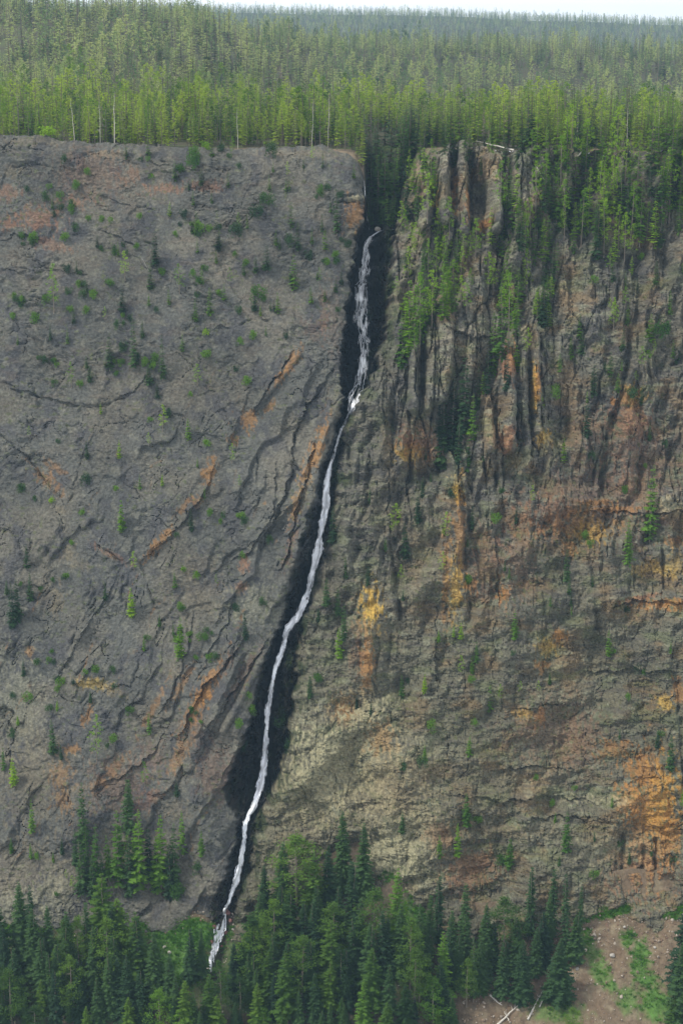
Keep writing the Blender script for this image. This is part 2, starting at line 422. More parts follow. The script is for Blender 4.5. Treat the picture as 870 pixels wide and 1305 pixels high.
# ---- slabs and ledges whose edge stands proud: points, height, decay, raised side
SLABS = [
    ([(426, 468), (392, 515), (372, 562), (371, 606), (350, 660), (328, 708)], 3.2, 30, 1), ([(402, 560), (392, 600), (378, 650), (366, 705), (356, 730)], 3.0, 16, 1),
    ([(352, 588), (350, 648), (335, 680), (316, 706), (290, 716)], 2.0, 24, 1), ([(376, 442), (352, 480), (334, 506), (322, 530)], 2.4, 20, 1),
    ([(276, 590), (262, 625), (240, 655), (216, 684), (178, 716)], 2.2, 26, 1), ([(300, 756), (286, 800), (262, 836)], 1.6, 20, 1),
    ([(342, 815), (318, 850), (296, 884), (268, 924), (246, 964)], 3.0, 18, 1), ([(314, 810), (290, 842), (262, 874), (242, 904), (228, 944)], 2.8, 20, 1),
    ([(246, 775), (238, 830), (216, 888), (198, 918)], 1.8, 18, 1), ([(206, 940), (190, 966), (152, 990), (116, 1006)], 2.0, 18, 1),
    ([(150, 735), (116, 790), (90, 836), (74, 866)], 1.6, 30, 1), ([(122, 840), (106, 866), (90, 892)], 1.4, 14, 1), ([(330, 905), (302, 950), (280, 1000)], 2.4, 16, 1),
    ([(88, 250), (135, 250), (165, 262), (202, 268)], 1.6, 13, -1), ([(94, 296), (130, 295), (160, 306), (198, 312)], 1.8, 13, -1), ([(128, 202), (180, 205), (230, 214), (300, 216)], 1.5, 12, -1),
    ([(-5, 344), (60, 344), (112, 350)], 1.4, 12, -1), ([(296, 231), (334, 228)], 1.4, 10, -1), ([(-5, 484), (30, 498), (90, 514), (130, 516), (165, 503), (188, 480)], 2.0, 18, -1),
    ([(255, 420), (300, 416), (322, 406), (348, 410), (372, 428)], 1.8, 14, -1), ([(430, 262), (450, 257), (468, 258)], 2.2, 12, -1), ([(120, 690), (142, 706), (154, 718)], 1.6, 12, -1),
    ([(100, 862), (130, 874), (165, 872), (190, 850)], 1.6, 14, -1), ([(0, 556), (26, 576), (50, 606), (82, 642)], 1.6, 14, 1), ([(60, 305), (20, 300), (-5, 306)], 1.2, 10, 1),
    ([(560, 1010), (640, 1020), (700, 1014), (760, 1024)], 2.2, 14, -1), ([(640, 1048), (720, 1040), (800, 1046)], 2.0, 12, -1), ([(770, 772), (820, 764), (890, 768)], 3.0, 16, -1), ([(610, 985), (680, 975), (740, 985)], 1.8, 12, -1),
    ([(640, 905), (700, 896), (750, 902)], 1.8, 14, -1), ([(700, 655), (760, 650), (830, 655), (890, 650)], 1.8, 14, -1), ([(740, 860), (800, 852), (890, 858)], 1.8, 12, -1), ([(560, 420), (600, 432), (640, 428)], 3.0, 14, -1),
    ([(560, 760), (552, 820), (556, 880)], 2.2, 14, 1), ([(690, 520), (680, 600), (684, 660)], 2.4, 14, 1), ([(640, 620), (628, 700), (634, 770)], 2.4, 18, 1), ([(500, 560), (492, 640), (500, 700)], 2.6, 18, 1),
]
for pts, hgt, dec, sgn in SLABS:
    x0 = min(p[0] for p in pts) - 3 * dec; x1 = max(p[0] for p in pts) + 3 * dec
    y0 = min(p[1] for p in pts) - 3 * dec; y1 = max(p[1] for p in pts) + 3 * dec
    m_ = (P > x0) & (P < x1) & (Q > y0) & (Q < y1)
    pp = P[m_] + 5 * fbm(P[m_] / 16, Q[m_] / 16, 3, 95); qq = Q[m_] + 5 * fbm(P[m_] / 16, Q[m_] / 16, 3, 96)
    bd = np.full(pp.shape, 1e3); bs = np.zeros(pp.shape); bt = np.zeros(pp.shape)
    npt = len(pts) - 1
    for k_, (a_, b_) in enumerate(zip(pts[:-1], pts[1:])):
        vx, vy = b_[0] - a_[0], b_[1] - a_[1]
        tt_ = np.clip(((pp - a_[0]) * vx + (qq - a_[1]) * vy) / (vx * vx + vy * vy), 0, 1)
        ex, ey = pp - a_[0] - tt_ * vx, qq - a_[1] - tt_ * vy
        d_ = np.hypot(ex, ey); c_ = (vx * ey - vy * ex) / math.hypot(vx, vy)
        nr = d_ < bd
        bd = np.where(nr, d_, bd); bs = np.where(nr, c_, bs); bt = np.where(nr, (k_ + tt_) / npt, bt)
    endf = np.sqrt(np.clip(bt * (1 - bt) * 4, 0, 1)) * (.55 + .45 * sst(-.3, .2, fbm(pp / 30, qq / 30, 2, 97)))
    sd_ = bs * sgn
    if sgn < 0 and pts[0][0] < 460: hgt *= .55; endf = endf * sst(-.35, .25, fbm(pp / 18 + 7, qq / 18, 2, 98))
    rel[m_] += hgt * endf * np.where(sd_ > 0, np.exp(-bd / dec), -.35 * np.exp(-bd / 2.5)) * sst(2.6 * dec, 1.6 * dec, bd)
# ---- the gorge of the falls
gin = sst(-1.5, 3.5, P - xl) * sst(-2, 5, xr - P)
gdep = interp(Q, [(150, 24), (290, 24), (420, 26), (520, 20), (560, 11), (620, 12), (760, 14), (860, 16), (960, 20), (1010, 18), (1040, 9), (1100, 9), (1160, 5), (1232, 1)])
rel -= gdep * gin * (0.85 + 0.28 * fbm(P / 12, Q / 22, 4, 80))
rel += gin * (3.6 * fbm((P + Q * .3) / 8, Q / 11, 4, 81) + 1.2 * saw(-(Q + .5 * P + 6 * fbm(P / 9, Q / 9, 2, 82)), 21, .2))
# both walls roll over into the gorge
rel -= 7 * np.exp(-np.clip(P - xr, 0, None) / 22) * (1 - gin) * right * sst(1180, 1050, Q)
rel -= 2.0 * np.exp(-np.clip(xl - P, 0, None) / 8) * (1 - gin) * left
# round the rim and fade detail there
top = np.clip((Q - rimpy[None, :]) / 26.0, 0, 1)
rel -= 4.5 * (1 - top) ** 2 * (1 - gin)

bx, by, bz = base_point(P, Q)
VX = bx; VY = by - 0.962 * rel; VZ = bz + 0.273 * rel
# ---- colour of the stone
def mixc(c, col, f):
    f = np.clip(f, 0, 1)[..., None]
    return c * (1 - f) + np.array(col) * f
rgb = np.empty(P.shape + (3,)); rgb[:] = (0.160, 0.152, 0.143)
rgb = mixc(rgb, (0.215, 0.185, 0.155), sst(-0.2, 0.4, fbm(P / 90, Q / 90, 3, 101)) * 0.8)
rgb = mixc(rgb, (0.115, 0.108, 0.118), sst(0.0, 0.4, fbm(P / 35 + 9, Q / 45, 4, 102)) * 0.8)
rgb = mixc(rgb, (0.28, 0.255, 0.21), sst(0.15, 0.45, fbm(P / 14, Q / 11, 4, 103)) * 0.5)
# right wall: warmer, greener lower down
rgb = mixc(rgb, (0.20, 0.185, 0.125), right * sst(560, 950, Q) * 0.55)
rgb = mixc(rgb, (0.25, 0.165, 0.095), right * sst(-0.05, 0.4, fbm(P / 50, Q / 40, 4, 104)) * 0.65 * sst(470, 560, P))
rgb = mixc(rgb, (0.16, 0.19, 0.10), right * sst(0.05, 0.4, fbm(P / 40, Q / 25, 4, 105)) * 0.45)
rgb = mixc(rgb, (0.30, 0.30, 0.24), right * sst(0.22, 0.42, fbm(P / 22, Q / 9, 4, 106)) * 0.5)
st = fbm(P / 40, (Q + 0.06 * P) / 5.0, 3, 107)
rgb = mixc(rgb, (0.10, 0.088, 0.09), right * sst(0.1, 0.4, st) * 0.55)
rgb = mixc(rgb, (0.25, 0.15, 0.10), left * sst(0.12, 0.4, fbm(P / 30, Q / 10, 4, 108)) * 0.15 * (1 - low))
# rust, ochre and pale patches where the photograph has them: x, y, rx, ry, tilt, strength, colour
O = (0.50, 0.235, 0.075); OR = (0.40, 0.18, 0.10); YE = (0.66, 0.42, 0.10); PA = (0.46, 0.42, 0.30); RD = (0.27, 0.15, 0.11); TN = (0.33, 0.25, 0.16)
PATCH = [
    (50, 278, 26, 14, 0, .8, OR), (12, 286, 16, 7, 0, .9, OR), (8, 245, 16, 8, 0, .7, OR), (65, 310, 24, 7, .2, .6, OR), (15, 217, 16, 8, 0, .6, TN),
    (212, 239, 24, 6, 0, .8, OR), (140, 172 + 25, 26, 6, 0, .7, TN), (165, 222, 14, 9, 0, .5, OR), (265, 238, 20, 7, 0, .7, OR), (90, 255, 22, 6, 0, .6, OR),
    (115, 220, 40, 30, 0, .35, OR), (400, 195, 60, 8, 0, .5, TN), (40, 178, 30, 6, 0, .6, TN),
    (372, 462, 20, 6, -1.05, .9, O), (356, 482, 14, 4, -.9, .8, O), (318, 536, 9, 12, 0, 1, O), (345, 518, 12, 4, -.9, .8, O), (298, 560, 6, 6, 0, .9, O),
    (266, 600, 16, 6, -1.2, .8, O), (268, 598, 8, 14, 0, .6, O), (236, 645, 18, 4, -.8, .7, O), (200, 694, 24, 5, -.9, 1, O), (250, 640, 8, 5, 0, .6, O),
    (398, 585, 42, 7, -1.2, 1.1, O), (377, 645, 26, 5, -1.35, .9, O), (386, 628, 30, 9, -1.25, .7, TN), (370, 700, 22, 5, -1.3, .5, OR),
    (60, 612, 24, 7, .75, .7, O), (70, 596, 16, 5, .5, .6, O), (78, 650, 8, 5, 0, .5, TN), (140, 706, 22, 4, .5, .6, OR), (86, 705, 9, 12, 0, .7, TN),
    (312, 718, 6, 10, 0, .9, OR), (308, 750, 7, 8, 0, .9, OR), (260, 720, 22, 10, -.5, .35, TN),
    (264, 875, 34, 9, -1.05, 1.0, O), (250, 905, 30, 8, -1.1, 1.0, O), (290, 845, 20, 5, -1.05, .8, RD), (310, 860, 40, 6, -1.05, .7, RD), (230, 960, 28, 9, -1.1, .7, O),
    (245, 930, 16, 20, 0, .5, RD), (275, 985, 22, 30, 0, .7, RD), (225, 858, 12, 8, 0, .4, TN), (195, 905, 30, 4, -1.05, .7, O), (232, 872, 30, 4, -1.05, .7, O),
    (120, 872, 22, 7, .1, .9, YE), (145, 880, 16, 6, .2, .8, TN), (112, 912, 14, 5, -1.2, .9, O), (92, 955, 12, 5, 0, 1, O), (82, 1020, 10, 14, 0, .8, O), (78, 985, 12, 16, 0, .7, O),
    (120, 1000, 40, 6, -.3, .6, TN), (140, 985, 30, 6, -.8, .6, O), (150, 1000, 40, 30, 0, .4, OR), (195, 965, 16, 20, -.5, .6, RD), (190, 1020, 24, 8, -.8, .5, OR),
    (100, 720, 16, 6, 0, .4, TN), (60, 760, 18, 20, 0, .4, TN), (37, 830, 5, 8, 0, .9, O), (72, 770, 8, 18, 0, .5, TN),
    (20, 900, 30, 60, 0, .55, PA), (40, 1000, 50, 50, 0, .45, TN), (30, 1110, 60, 40, 0, .55, TN), (15, 1160, 40, 20, 0, .8, PA), (70, 1140, 30, 26, 0, .6, PA),
    (160, 1090, 40, 40, 0, .4, TN), (225, 1030, 20, 12, 0, .5, TN), (325, 770, 30, 24, .3, .5, PA), (300, 780, 16, 6, .7, .6, PA), (255, 760, 30, 24, 0, .35, TN),
    # corner above the falls
    (452, 272, 12, 18, 0, .8, O), (470, 275, 10, 8, 0, .8, RD), (455, 252, 14, 3, -.2, .9, PA), (400, 420, 14, 12, 0, .5, RD), (425, 410, 8, 40, 0, .4, RD), (413, 400, 5, 30, 0, .4, OR),
    (430, 520, 8, 24, -.3, .4, TN), (430, 500, 6, 16, 0, .5, PA),
    # right wall
    (579, 240, 4, 26, 0, .9, O), (554, 245, 4, 22, 0, .9, YE), (596, 255, 4, 24, 0, .9, O), (585, 262, 8, 20, 0, .6, RD), (574, 225, 4, 16, 0, .8, PA), (617, 285, 10, 6, -.6, .9, O),
    (540, 215, 6, 14, 0, .6, PA), (535, 240, 8, 12, 0, .5, OR), (596, 222, 5, 12, 0, .6, PA), (718, 235, 12, 22, .5, .9, PA), (665, 275, 10, 14, 0, .6, PA), (532, 290, 8, 20, 0, .4, PA),
    (648, 455, 6, 14, 0, .9, O), (643, 470, 10, 20, 0, .8, OR), (677, 500, 4, 24, 0, 1.1, YE), (681, 490, 5, 18, 0, .9, O), (640, 560, 14, 14, 0, .8, OR), (626, 560, 10, 20, .3, .6, TN),
    (690, 560, 10, 12, .3, .9, YE), (665, 430, 5, 12, 0, .9, PA), (700, 590, 4, 30, .45, .9, PA), (670, 585, 14, 4, -1.0, .9, PA), (655, 590, 14, 4, -1.1, .8, TN), (690, 575, 4, 14, .5, .9, PA),
    (804, 508, 16, 14, 0, 1.0, YE), (802, 530, 22, 22, 0, .75, OR), (780, 513, 5, 4, 0, 1.2, O), (800, 560, 30, 50, 0, .55, RD), (750, 545, 18, 22, 0, .5, RD), (760, 640, 70, 50, 0, .5, RD),
    (830, 600, 40, 60, 0, .4, RD), (700, 655, 30, 20, 0, .45, OR), (730, 670, 50, 16, -.1, .5, O), (752, 678, 22, 14, 0, .6, YE), (725, 700, 8, 12, 0, .9, O), (640, 755, 6, 10, 0, 1, O),
    (495, 570, 8, 40, 0, .5, TN), (520, 578, 16, 10, 0, .9, YE), (540, 565, 26, 16, 0, .5, OR), (582, 622, 8, 16, 0, 1.1, YE), (586, 612, 12, 6, 0, .9, PA), (585, 690, 7, 60, 0, .7, O),
    (578, 745, 10, 34, 0, .8, YE), (568, 730, 6, 60, 0, .6, O), (598, 745, 8, 10, 0, .8, O), (540, 700, 40, 50, 0, .25, TN), (520, 560, 12, 14, 0, .5, OR),
    (472, 775, 13, 24, 0, 1.25, YE), (466, 840, 9, 40, 0, .9, O), (455, 820, 8, 40, 0, .6, RD), (463, 800, 18, 12, 0, .6, TN),
    (445, 910, 24, 22, 0, .8, O), (465, 915, 20, 20, 0, .8, PA), (430, 975, 60, 50, -.6, 1.0, PA), (400, 1010, 40, 40, -.6, .9, PA), (470, 930, 40, 40, 0, .8, PA), (520, 1060, 50, 40, 0, .7, PA), (440, 970, 60, 40, -.4, .7, PA), (425, 965, 26, 30, 0, .6, PA), (490, 1010, 60, 50, 0, .4, TN), (380, 1050, 40, 60, 0, .3, TN),
    (485, 940, 16, 20, 0, .6, O), (500, 980, 30, 40, 0, .35, TN), (545, 960, 30, 40, 0, .3, PA), (495, 1085, 40, 26, -.5, .7, PA), (530, 1100, 24, 50, .2, .55, PA), (560, 1060, 20, 16, 0, .5, OR),
    (845, 770, 34, 6, 0, 1.0, O), (810, 762, 26, 3, -.2, .7, OR), (700, 700, 40, 10, 0, .35, TN), (860, 690, 14, 6, 0, .6, O), (830, 725, 26, 8, 0, .5, YE), (712, 812, 8, 10, 0, .9, O), (697, 825, 14, 10, 0, .6, YE), (690, 848, 8, 7, 0, 1, O),
    (705, 850, 24, 8, 0, .4, TN), (688, 912, 8, 12, 0, 1.0, O), (665, 908, 12, 6, 0, .7, YE), (700, 930, 50, 36, 0, .5, RD), (745, 950, 26, 40, 0, .4, RD), (860, 720, 20, 14, 0, .4, YE),
    (820, 980, 24, 24, 0, .8, O), (840, 1030, 20, 50, 0, 1.1, YE), (828, 1040, 28, 60, 0, .9, O), (800, 1020, 16, 20, 0, .8, O), (820, 1110, 40, 34, 0, .6, OR), (845, 895, 10, 8, 0, .9, YE), (850, 1060, 14, 40, 0, .9, O),
    (780, 955, 22, 12, 0, .6, O), (760, 1020, 40, 6, 0, .7, PA), (600, 1110, 34, 24, 0, .6, OR), (640, 1060, 60, 8, 0, .5, TN), (780, 1080, 60, 20, 0, .4, PA), (620, 720, 20, 40, 0, .4, OR), (760, 640, 20, 4, 0, .7, O),
    (780, 650, 40, 4, -.05, .7, O), (845, 640, 16, 10, 0, .7, PA), (660, 700, 20, 60, 0, .3, OR), (865, 880, 10, 14, 0, .7, O), (640, 1000, 80, 30, 0, .25, TN),
]
pn = .5 * fbm(P / 9, Q / 12, 4, 120, 0.65) + .8 * fbm((P + wx) / 4.5, (Q + wy) / 16, 3, 122, .6); pn2 = fbm(P / 3.5, Q / 5, 2, 121)
for (x, y, rx, ry, a, s, c) in PATCH:
    rx *= 1.2; ry *= 1.25
    r = max(rx, ry) * 2.0
    m_ = (np.abs(P - x) < r) & (np.abs(Q - y) < r)
    if not m_.any(): continue
    dx = P[m_] - x; dy = Q[m_] - y
    u = (dx * math.cos(a) + dy * math.sin(a)) / rx; v = (-dx * math.sin(a) + dy * math.cos(a)) / ry
    f = sst(1.0, 0.45, np.sqrt(u * u + v * v) * .8 + 0.85 * pn[m_] + 0.45 * pn2[m_] + 0.12) * s * .85
    rgb[m_] = mixc(rgb[m_], c, f * (0.72 if x < 440 else .88))
# freshly broken right-facing edges of the lower left slabs are rusty
kb = qb / 47; fb = kb - np.floor(kb)
rgb = mixc(rgb, (0.34, 0.17, 0.065), left * low * (m3 * 0.8) * sst(0.93, 0.97, fb) * sst(-0.1, 0.3, pn) * 0.9)
# wet black rock and moss in the gorge
water_x = interp(Q, [(281, 487), (300, 468), (400, 460), (470, 461), (512, 448), (545, 434), (575, 425), (620, 415), (660, 410), (700, 403), (740, 394), (785, 377), (806, 363), (850, 350), (920, 338), (985, 333), (1030, 321), (1070, 310), (1130, 297), (1180, 280), (1240, 265)])
near_w = np.exp(-((P - water_x) / interp(Q, [(280, 30), (500, 22), (560, 12), (760, 14), (860, 16), (1000, 22), (1040, 10), (1200, 8)])) ** 2)
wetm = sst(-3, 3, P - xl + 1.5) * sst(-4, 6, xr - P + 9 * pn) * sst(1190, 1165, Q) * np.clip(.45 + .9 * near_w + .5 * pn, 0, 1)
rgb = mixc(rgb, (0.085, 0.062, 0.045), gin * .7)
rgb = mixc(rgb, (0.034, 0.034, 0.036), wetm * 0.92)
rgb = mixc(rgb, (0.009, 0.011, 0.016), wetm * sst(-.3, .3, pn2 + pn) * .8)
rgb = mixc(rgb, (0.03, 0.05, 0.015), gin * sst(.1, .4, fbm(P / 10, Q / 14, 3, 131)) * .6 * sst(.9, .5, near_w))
rgb = mixc(rgb, (0.07, 0.052, 0.05), wetm * sst(1035, 1010, Q) * sst(820, 860, Q) * 0 )
moss = sst(-22, 0, P - xl) * sst(-26, -2, xr - P) * sst(0.02, 0.4, fbm(P / 14, Q / 26, 3, 130)) * right
rgb = mixc(rgb, (0.035, 0.055, 0.02), moss * 0.8)
rgb = mixc(rgb, (0.06, 0.085, 0.02), np.exp(-((P - 318) / 7) ** 2) * sst(1030, 1060, Q) * sst(1140, 1100, Q) * 0)
wet_alpha = wetm * 0.9
rgb *= np.where(right[..., None] > .5, np.array((0.53, 0.54, 0.465)), np.array((0.455, 0.485, 0.455))) * (1 + 0.34 * fbm(P / 4, Q / 3, 3, 140) + 0.25 * fbm(P / 110, Q / 110, 3, 141))[..., None]

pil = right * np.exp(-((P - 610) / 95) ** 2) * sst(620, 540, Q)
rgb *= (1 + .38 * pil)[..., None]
# small scrub and grass tufts colour the ledges
gr = sst(0.28, 0.5, fbm(P / 8, Q / 5, 3, 150)) * sst(-0.2, 0.3, fbm(P / 60, Q / 60, 2, 151)) * (1 - wetm)
rgb = mixc(rgb, (0.07, 0.085, 0.03), gr * 0.55)

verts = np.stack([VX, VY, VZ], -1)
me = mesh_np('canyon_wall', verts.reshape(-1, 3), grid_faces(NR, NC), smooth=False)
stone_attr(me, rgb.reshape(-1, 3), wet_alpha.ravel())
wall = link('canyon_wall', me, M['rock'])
tag(wall, 'tall grey and rust stained cliff split by the dark gorge of the falls', None, None, 'structure')

def cliff_point(px, py):
    j = int(np.clip(np.searchsorted(px_cols, px), 0, NC - 1))
    i = int(np.clip(np.searchsorted(PYg[:, j], py), 0, NR - 1))
    return Vector(verts[i, j])

# ------------------------------------------------------------------ PLATEAU
HPX = [-300, 0, 120, 200, 350, 435, 550, 700, 870, 1200]
HY = [720, 850, 1000, 1200, 1400, 1700, 2000, 2300, 2800, 4000, 5200, 6200, 7000, 9000]
def zp(py, y, tree=17): return -y * float(np.tan(ang(py))) - tree
SKY1 = [-30, -14, -2, 2, 26, 38, 42, 46, 52, 60]     # treetop line of the near crest per HPX
SKY2 = [2, 4, 5, 6, 9, 11, 13, 18, 24, 32]         # treetop line of the far ridge
HT = np.zeros((len(HY), len(HPX)))
for c, hp in enumerate(HPX):
    near = 1700 if hp < 435 else 2150
    crest = zp(SKY1[c], near)
    ridge = zp(SKY2[c], 6200, 16)
    k = np.clip((hp - 250) / 350.0, 0, 1)
    base = -50.0
    dip = -52 * (1 - k) + -92 * k
    prof = {720: base, 850: base - 1.5 * k, 1000: base * (1 - k) + -59 * k, 1200: -46 * (1 - k) + -76 * k, 1400: (crest * 0.45 - 46 * .55) * (1 - k) + -86 * k,
            1700: crest * (1 - k) + (-84 + (crest + 58) * .3) * k, 2000: (crest - 4) * (1 - k) + (crest - 10) * k, 2300: (crest - 24) * (1 - k) + (crest - 4) * k, 2800: crest - 45,
            4000: ridge - 110, 5200: ridge - 42, 6200: ridge, 7000: ridge - 25, 9000: ridge - 140}
    for r_, y_ in enumerate(HY): HT[r_, c] = prof[y_]

def H(px, y):
    px = np.asarray(px, float); y = np.asarray(y, float)
    ci = np.clip(np.searchsorted(HPX, px) - 1, 0, len(HPX) - 2); ri = np.clip(np.searchsorted(HY, y) - 1, 0, len(HY) - 2)
    hx = np.asarray(HPX, float); hy = np.asarray(HY, float)
    u = np.clip((px - hx[ci]) / (hx[ci + 1] - hx[ci]), 0, 1); v = np.clip((y - hy[ri]) / (hy[ri + 1] - hy[ri]), 0, 1)
    u = u * u * (3 - 2 * u)
    z = (HT[ri, ci] * (1 - u) + HT[ri, ci + 1] * u) * (1 - v) + (HT[ri + 1, ci] * (1 - u) + HT[ri + 1, ci + 1] * u) * v
    x = (px - CX) * y / F_PX
    return z + np.clip((y - 760) / 500, 0, 1) * (2.2 * fbm(x / 90, y / 160, 2, 200) + 3.5 * sst(3500, 5000, y) * fbm(x / 500, y / 600, 2, 201))

rim_x = verts[0, :, 0]; rim_y = verts[0, :, 1]; rim_z = verts[0, :, 2]
rim_px = project(rim_x, rim_y, rim_z)[0]
_ord = np.argsort(rim_px)
def rim_at(px):
    return np.interp(px, rim_px[_ord], rim_y[_ord]), np.interp(px, rim_px[_ord], rim_z[_ord])
def plateau_xyz(px, d):
    """a point d metres behind the rim in the direction of a picture column"""
    ry, rz = rim_at(px)
    y = ry + d
    h = H(px, y)
    L = 6 + 3.2 * np.abs(h - rz)
    t = np.clip(d / L, 0, 1); t = t * (2 - t)
    z = rz + (h - rz) * t
    dep = y * math.cos(THETA) - z * math.sin(THETA)
    return (px - CX) * dep / F_PX, y, z

pc = np.concatenate([np.linspace(-150, 420, 130), np.linspace(422, 560, 90), np.linspace(563, 1020, 105)])
dd = np.concatenate([[0], np.geomspace(0.6, 8200, 230)])
PP, DD = np.meshgrid(pc, dd)
X_, Y_, Z_ = plateau_xyz(PP, DD)
# the first row drops below the lip of the wall so that the sheets overlap
Z_[0] -= 0.05
pm = mesh_np('plateau_ground', np.stack([X_, Y_, Z_], -1).reshape(-1, 3), grid_faces(*PP.shape)[:, ::-1], True)
g = np.empty(PP.shape + (3,)); g[:] = (0.055, 0.052, 0.03)
nn = fbm(X_ / 14, Y_ / 14, 3, 210)
g = mixc(g, (0.17, 0.13, 0.09), sst(16, 2, DD + 8 * nn) * (1 - sst(462, 468, PP) * sst(516, 508, PP)))
g = mixc(g, (0.02, 0.022, 0.015), sst(462, 468, PP) * sst(520, 510, PP) * sst(120, 60, DD))
g = mixc(g, (0.07, 0.10, 0.03), sst(0, .4, nn) * .6)
stone_attr(pm, g.reshape(-1, 3))
pl = link('plateau_ground', pm, M['soil'])
tag(pl, None, None, None, 'structure')

# ------------------------------------------------------------------ TALUS SLOPE AND VALLEY
tc = np.concatenate([np.linspace(-150, -20, 12), np.arange(-15, 886, 3.0), np.linspace(892, 1020, 12)])
footpy = interp(tc, FOOT) + 3 * perlin(tc / 20, tc * 0, 220)
ts = np.concatenate([[-6, -3], np.geomspace(1.0, 260, 190) - 1.0])
TC, TS = np.meshgrid(tc, ts)
fx, fy, fz = base_point(tc, footpy)
fp = np.array([cliff_point(a, b) for a, b in zip(tc, footpy)])
sm = np.ones(15) / 15
fy2 = np.convolve(np.pad(fp[:, 1], 7, 'edge'), sm, 'valid') + 2.5
fz2 = np.convolve(np.pad(fp[:, 2], 7, 'edge'), sm, 'valid')
slope = math.tan(R(34))
bumps = 1.2 * fbm(TC / 25, TS / 9, 4, 230) + 3.0 * fbm(TC / 120, TS / 60, 2, 231)
TY = fy2[None, :] - TS
chan = np.exp(-((TC - interp(TS, [(-6, 292), (0, 288), (12, 282), (30, 270), (60, 255), (260, 200)])) / 9) ** 2)
TZ = fz2[None, :] - np.clip(TS, -6, None) * slope * np.where(TS < 0, 2.0, 1) + bumps * sst(0, 6, TS) - 3.0 * chan * sst(0, 5, TS)
TX = (TC - CX) * (TY * math.cos(THETA) - TZ * math.sin(THETA)) / F_PX
tal = np.stack([TX, TY, TZ], -1)
tm_ = mesh_np('talus_slope', tal.reshape(-1, 3), grid_faces(*TC.shape), False)
tpx, tpy = project(TX, TY, TZ)
g = np.empty(TC.shape + (3,)); g[:] = (0.125, 0.092, 0.06)
g = mixc(g, (0.17, 0.14, 0.09), sst(0, .4, fbm(tpx / 14, tpy / 14, 3, 240)) * .7)
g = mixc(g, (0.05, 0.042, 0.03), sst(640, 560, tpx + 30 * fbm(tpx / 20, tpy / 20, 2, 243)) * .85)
g = mixc(g, (0.105, 0.072, 0.045), sst(0, .4, fbm(tpx / 30, tpy / 30, 3, 241)) * .6)
GRASS = [(160, 1176, 90, 14, 0, 1), (240, 1195, 60, 26, 0, 1.2), (20, 1188, 50, 10, 0, 1), (220, 1230, 60, 40, 0, .9), (500, 1110, 30, 16, 0, 1.1), (530, 1170, 30, 30, 0, .7), (765, 1163, 56, 9, -.15, 1.3),
         (845, 1162, 40, 10, 0, 1.2), (740, 1200, 20, 16, 0, .8), (800, 1275, 16, 20, 0, .8), (800, 1196, 10, 14, 0, .9), (815, 1225, 14, 30, 0, .95), (835, 1280, 22, 26, -.3, 1.1), (765, 1240, 14, 22, -.4, .8), (780, 1258, 8, 10, 0, .9), (755, 1215, 14, 12, 0, .7), (825, 1250, 16, 12, 0, 1.0), (710, 1290, 40, 16, 0, .7),
         (290, 1240, 60, 60, 0, .5), (450, 1240, 100, 60, 0, .4), (80, 1240, 100, 60, 0, .5)]
gm = np.zeros(TC.shape)
gn = fbm(tpx / 9, tpy / 7, 4, 242)
for (x, y, rx, ry, a, s) in GRASS:
    dx = tpx - x; dy = tpy - y
    u = (dx * math.cos(a) + dy * math.sin(a)) / rx; v = (-dx * math.sin(a) + dy * math.cos(a)) / ry
    gm = np.maximum(gm, sst(1.2, 0.5, np.sqrt(u * u + v * v) + .6 * gn) * s)
gm = np.clip(gm, 0, 1)
g = mixc(g, (0.06, 0.14, 0.025), gm * .9)
g = mixc(g, (0.035, 0.028, 0.028), np.clip(chan * sst(40, 20, TS), 0, 1) * .8)
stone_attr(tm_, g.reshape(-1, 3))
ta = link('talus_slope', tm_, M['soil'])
tag(ta, None, None, None, 'structure')

def talus_at(px, py):
    """point of the talus seen at a picture position"""
    j = int(np.clip(np.searchsorted(tc, px), 0, len(tc) - 1))
    i = int(np.argmin(np.abs(tpy[3:, j] - py))) + 3
    return Vector(tal[i, j])
def talus_for_tip(px, tip, h):
    j = int(np.clip(np.searchsorted(tc, px), 0, len(tc) - 1))
    q = project(tal[3:, j, 0], tal[3:, j, 1], tal[3:, j, 2] + h)[1]
    i = int(np.argmin(np.abs(q - tip))) + 3
    return Vector(tal[i, j])

# ------------------------------------------------------------------ WATERFALL
m, t, n, out = new_mat('falling_water')
geo = n.new('ShaderNodeNewGeometry')
mp = n.new('ShaderNodeMapping'); mp.inputs['Scale'].default_value = (2.2, 0.5, 0.35)
t.links.new(geo.outputs['Position'], mp.inputs['Vector'])
nz = n.new('ShaderNodeTexNoise'); nz.inputs['Scale'].default_value = 1.0; nz.inputs['Detail'].default_value = 6
t.links.new(mp.outputs[0], nz.inputs['Vector'])
cr = n.new('ShaderNodeValToRGB')
cr.color_ramp.elements[0].position = 0.36; cr.color_ramp.elements[0].color = (0.62, 0.67, 0.76, 1)
cr.color_ramp.elements[1].position = 0.58; cr.color_ramp.elements[1].color = (0.86, 0.88, 0.92, 1)
t.links.new(nz.outputs['Fac'], cr.inputs[0])
b = n.new('ShaderNodeBsdfPrincipled'); b.inputs['Roughness'].default_value = 0.35
t.links.new(cr.outputs[0], b.inputs['Base Color'])
t.links.new(b.outputs[0], out.inputs[0])
M['water'] = m

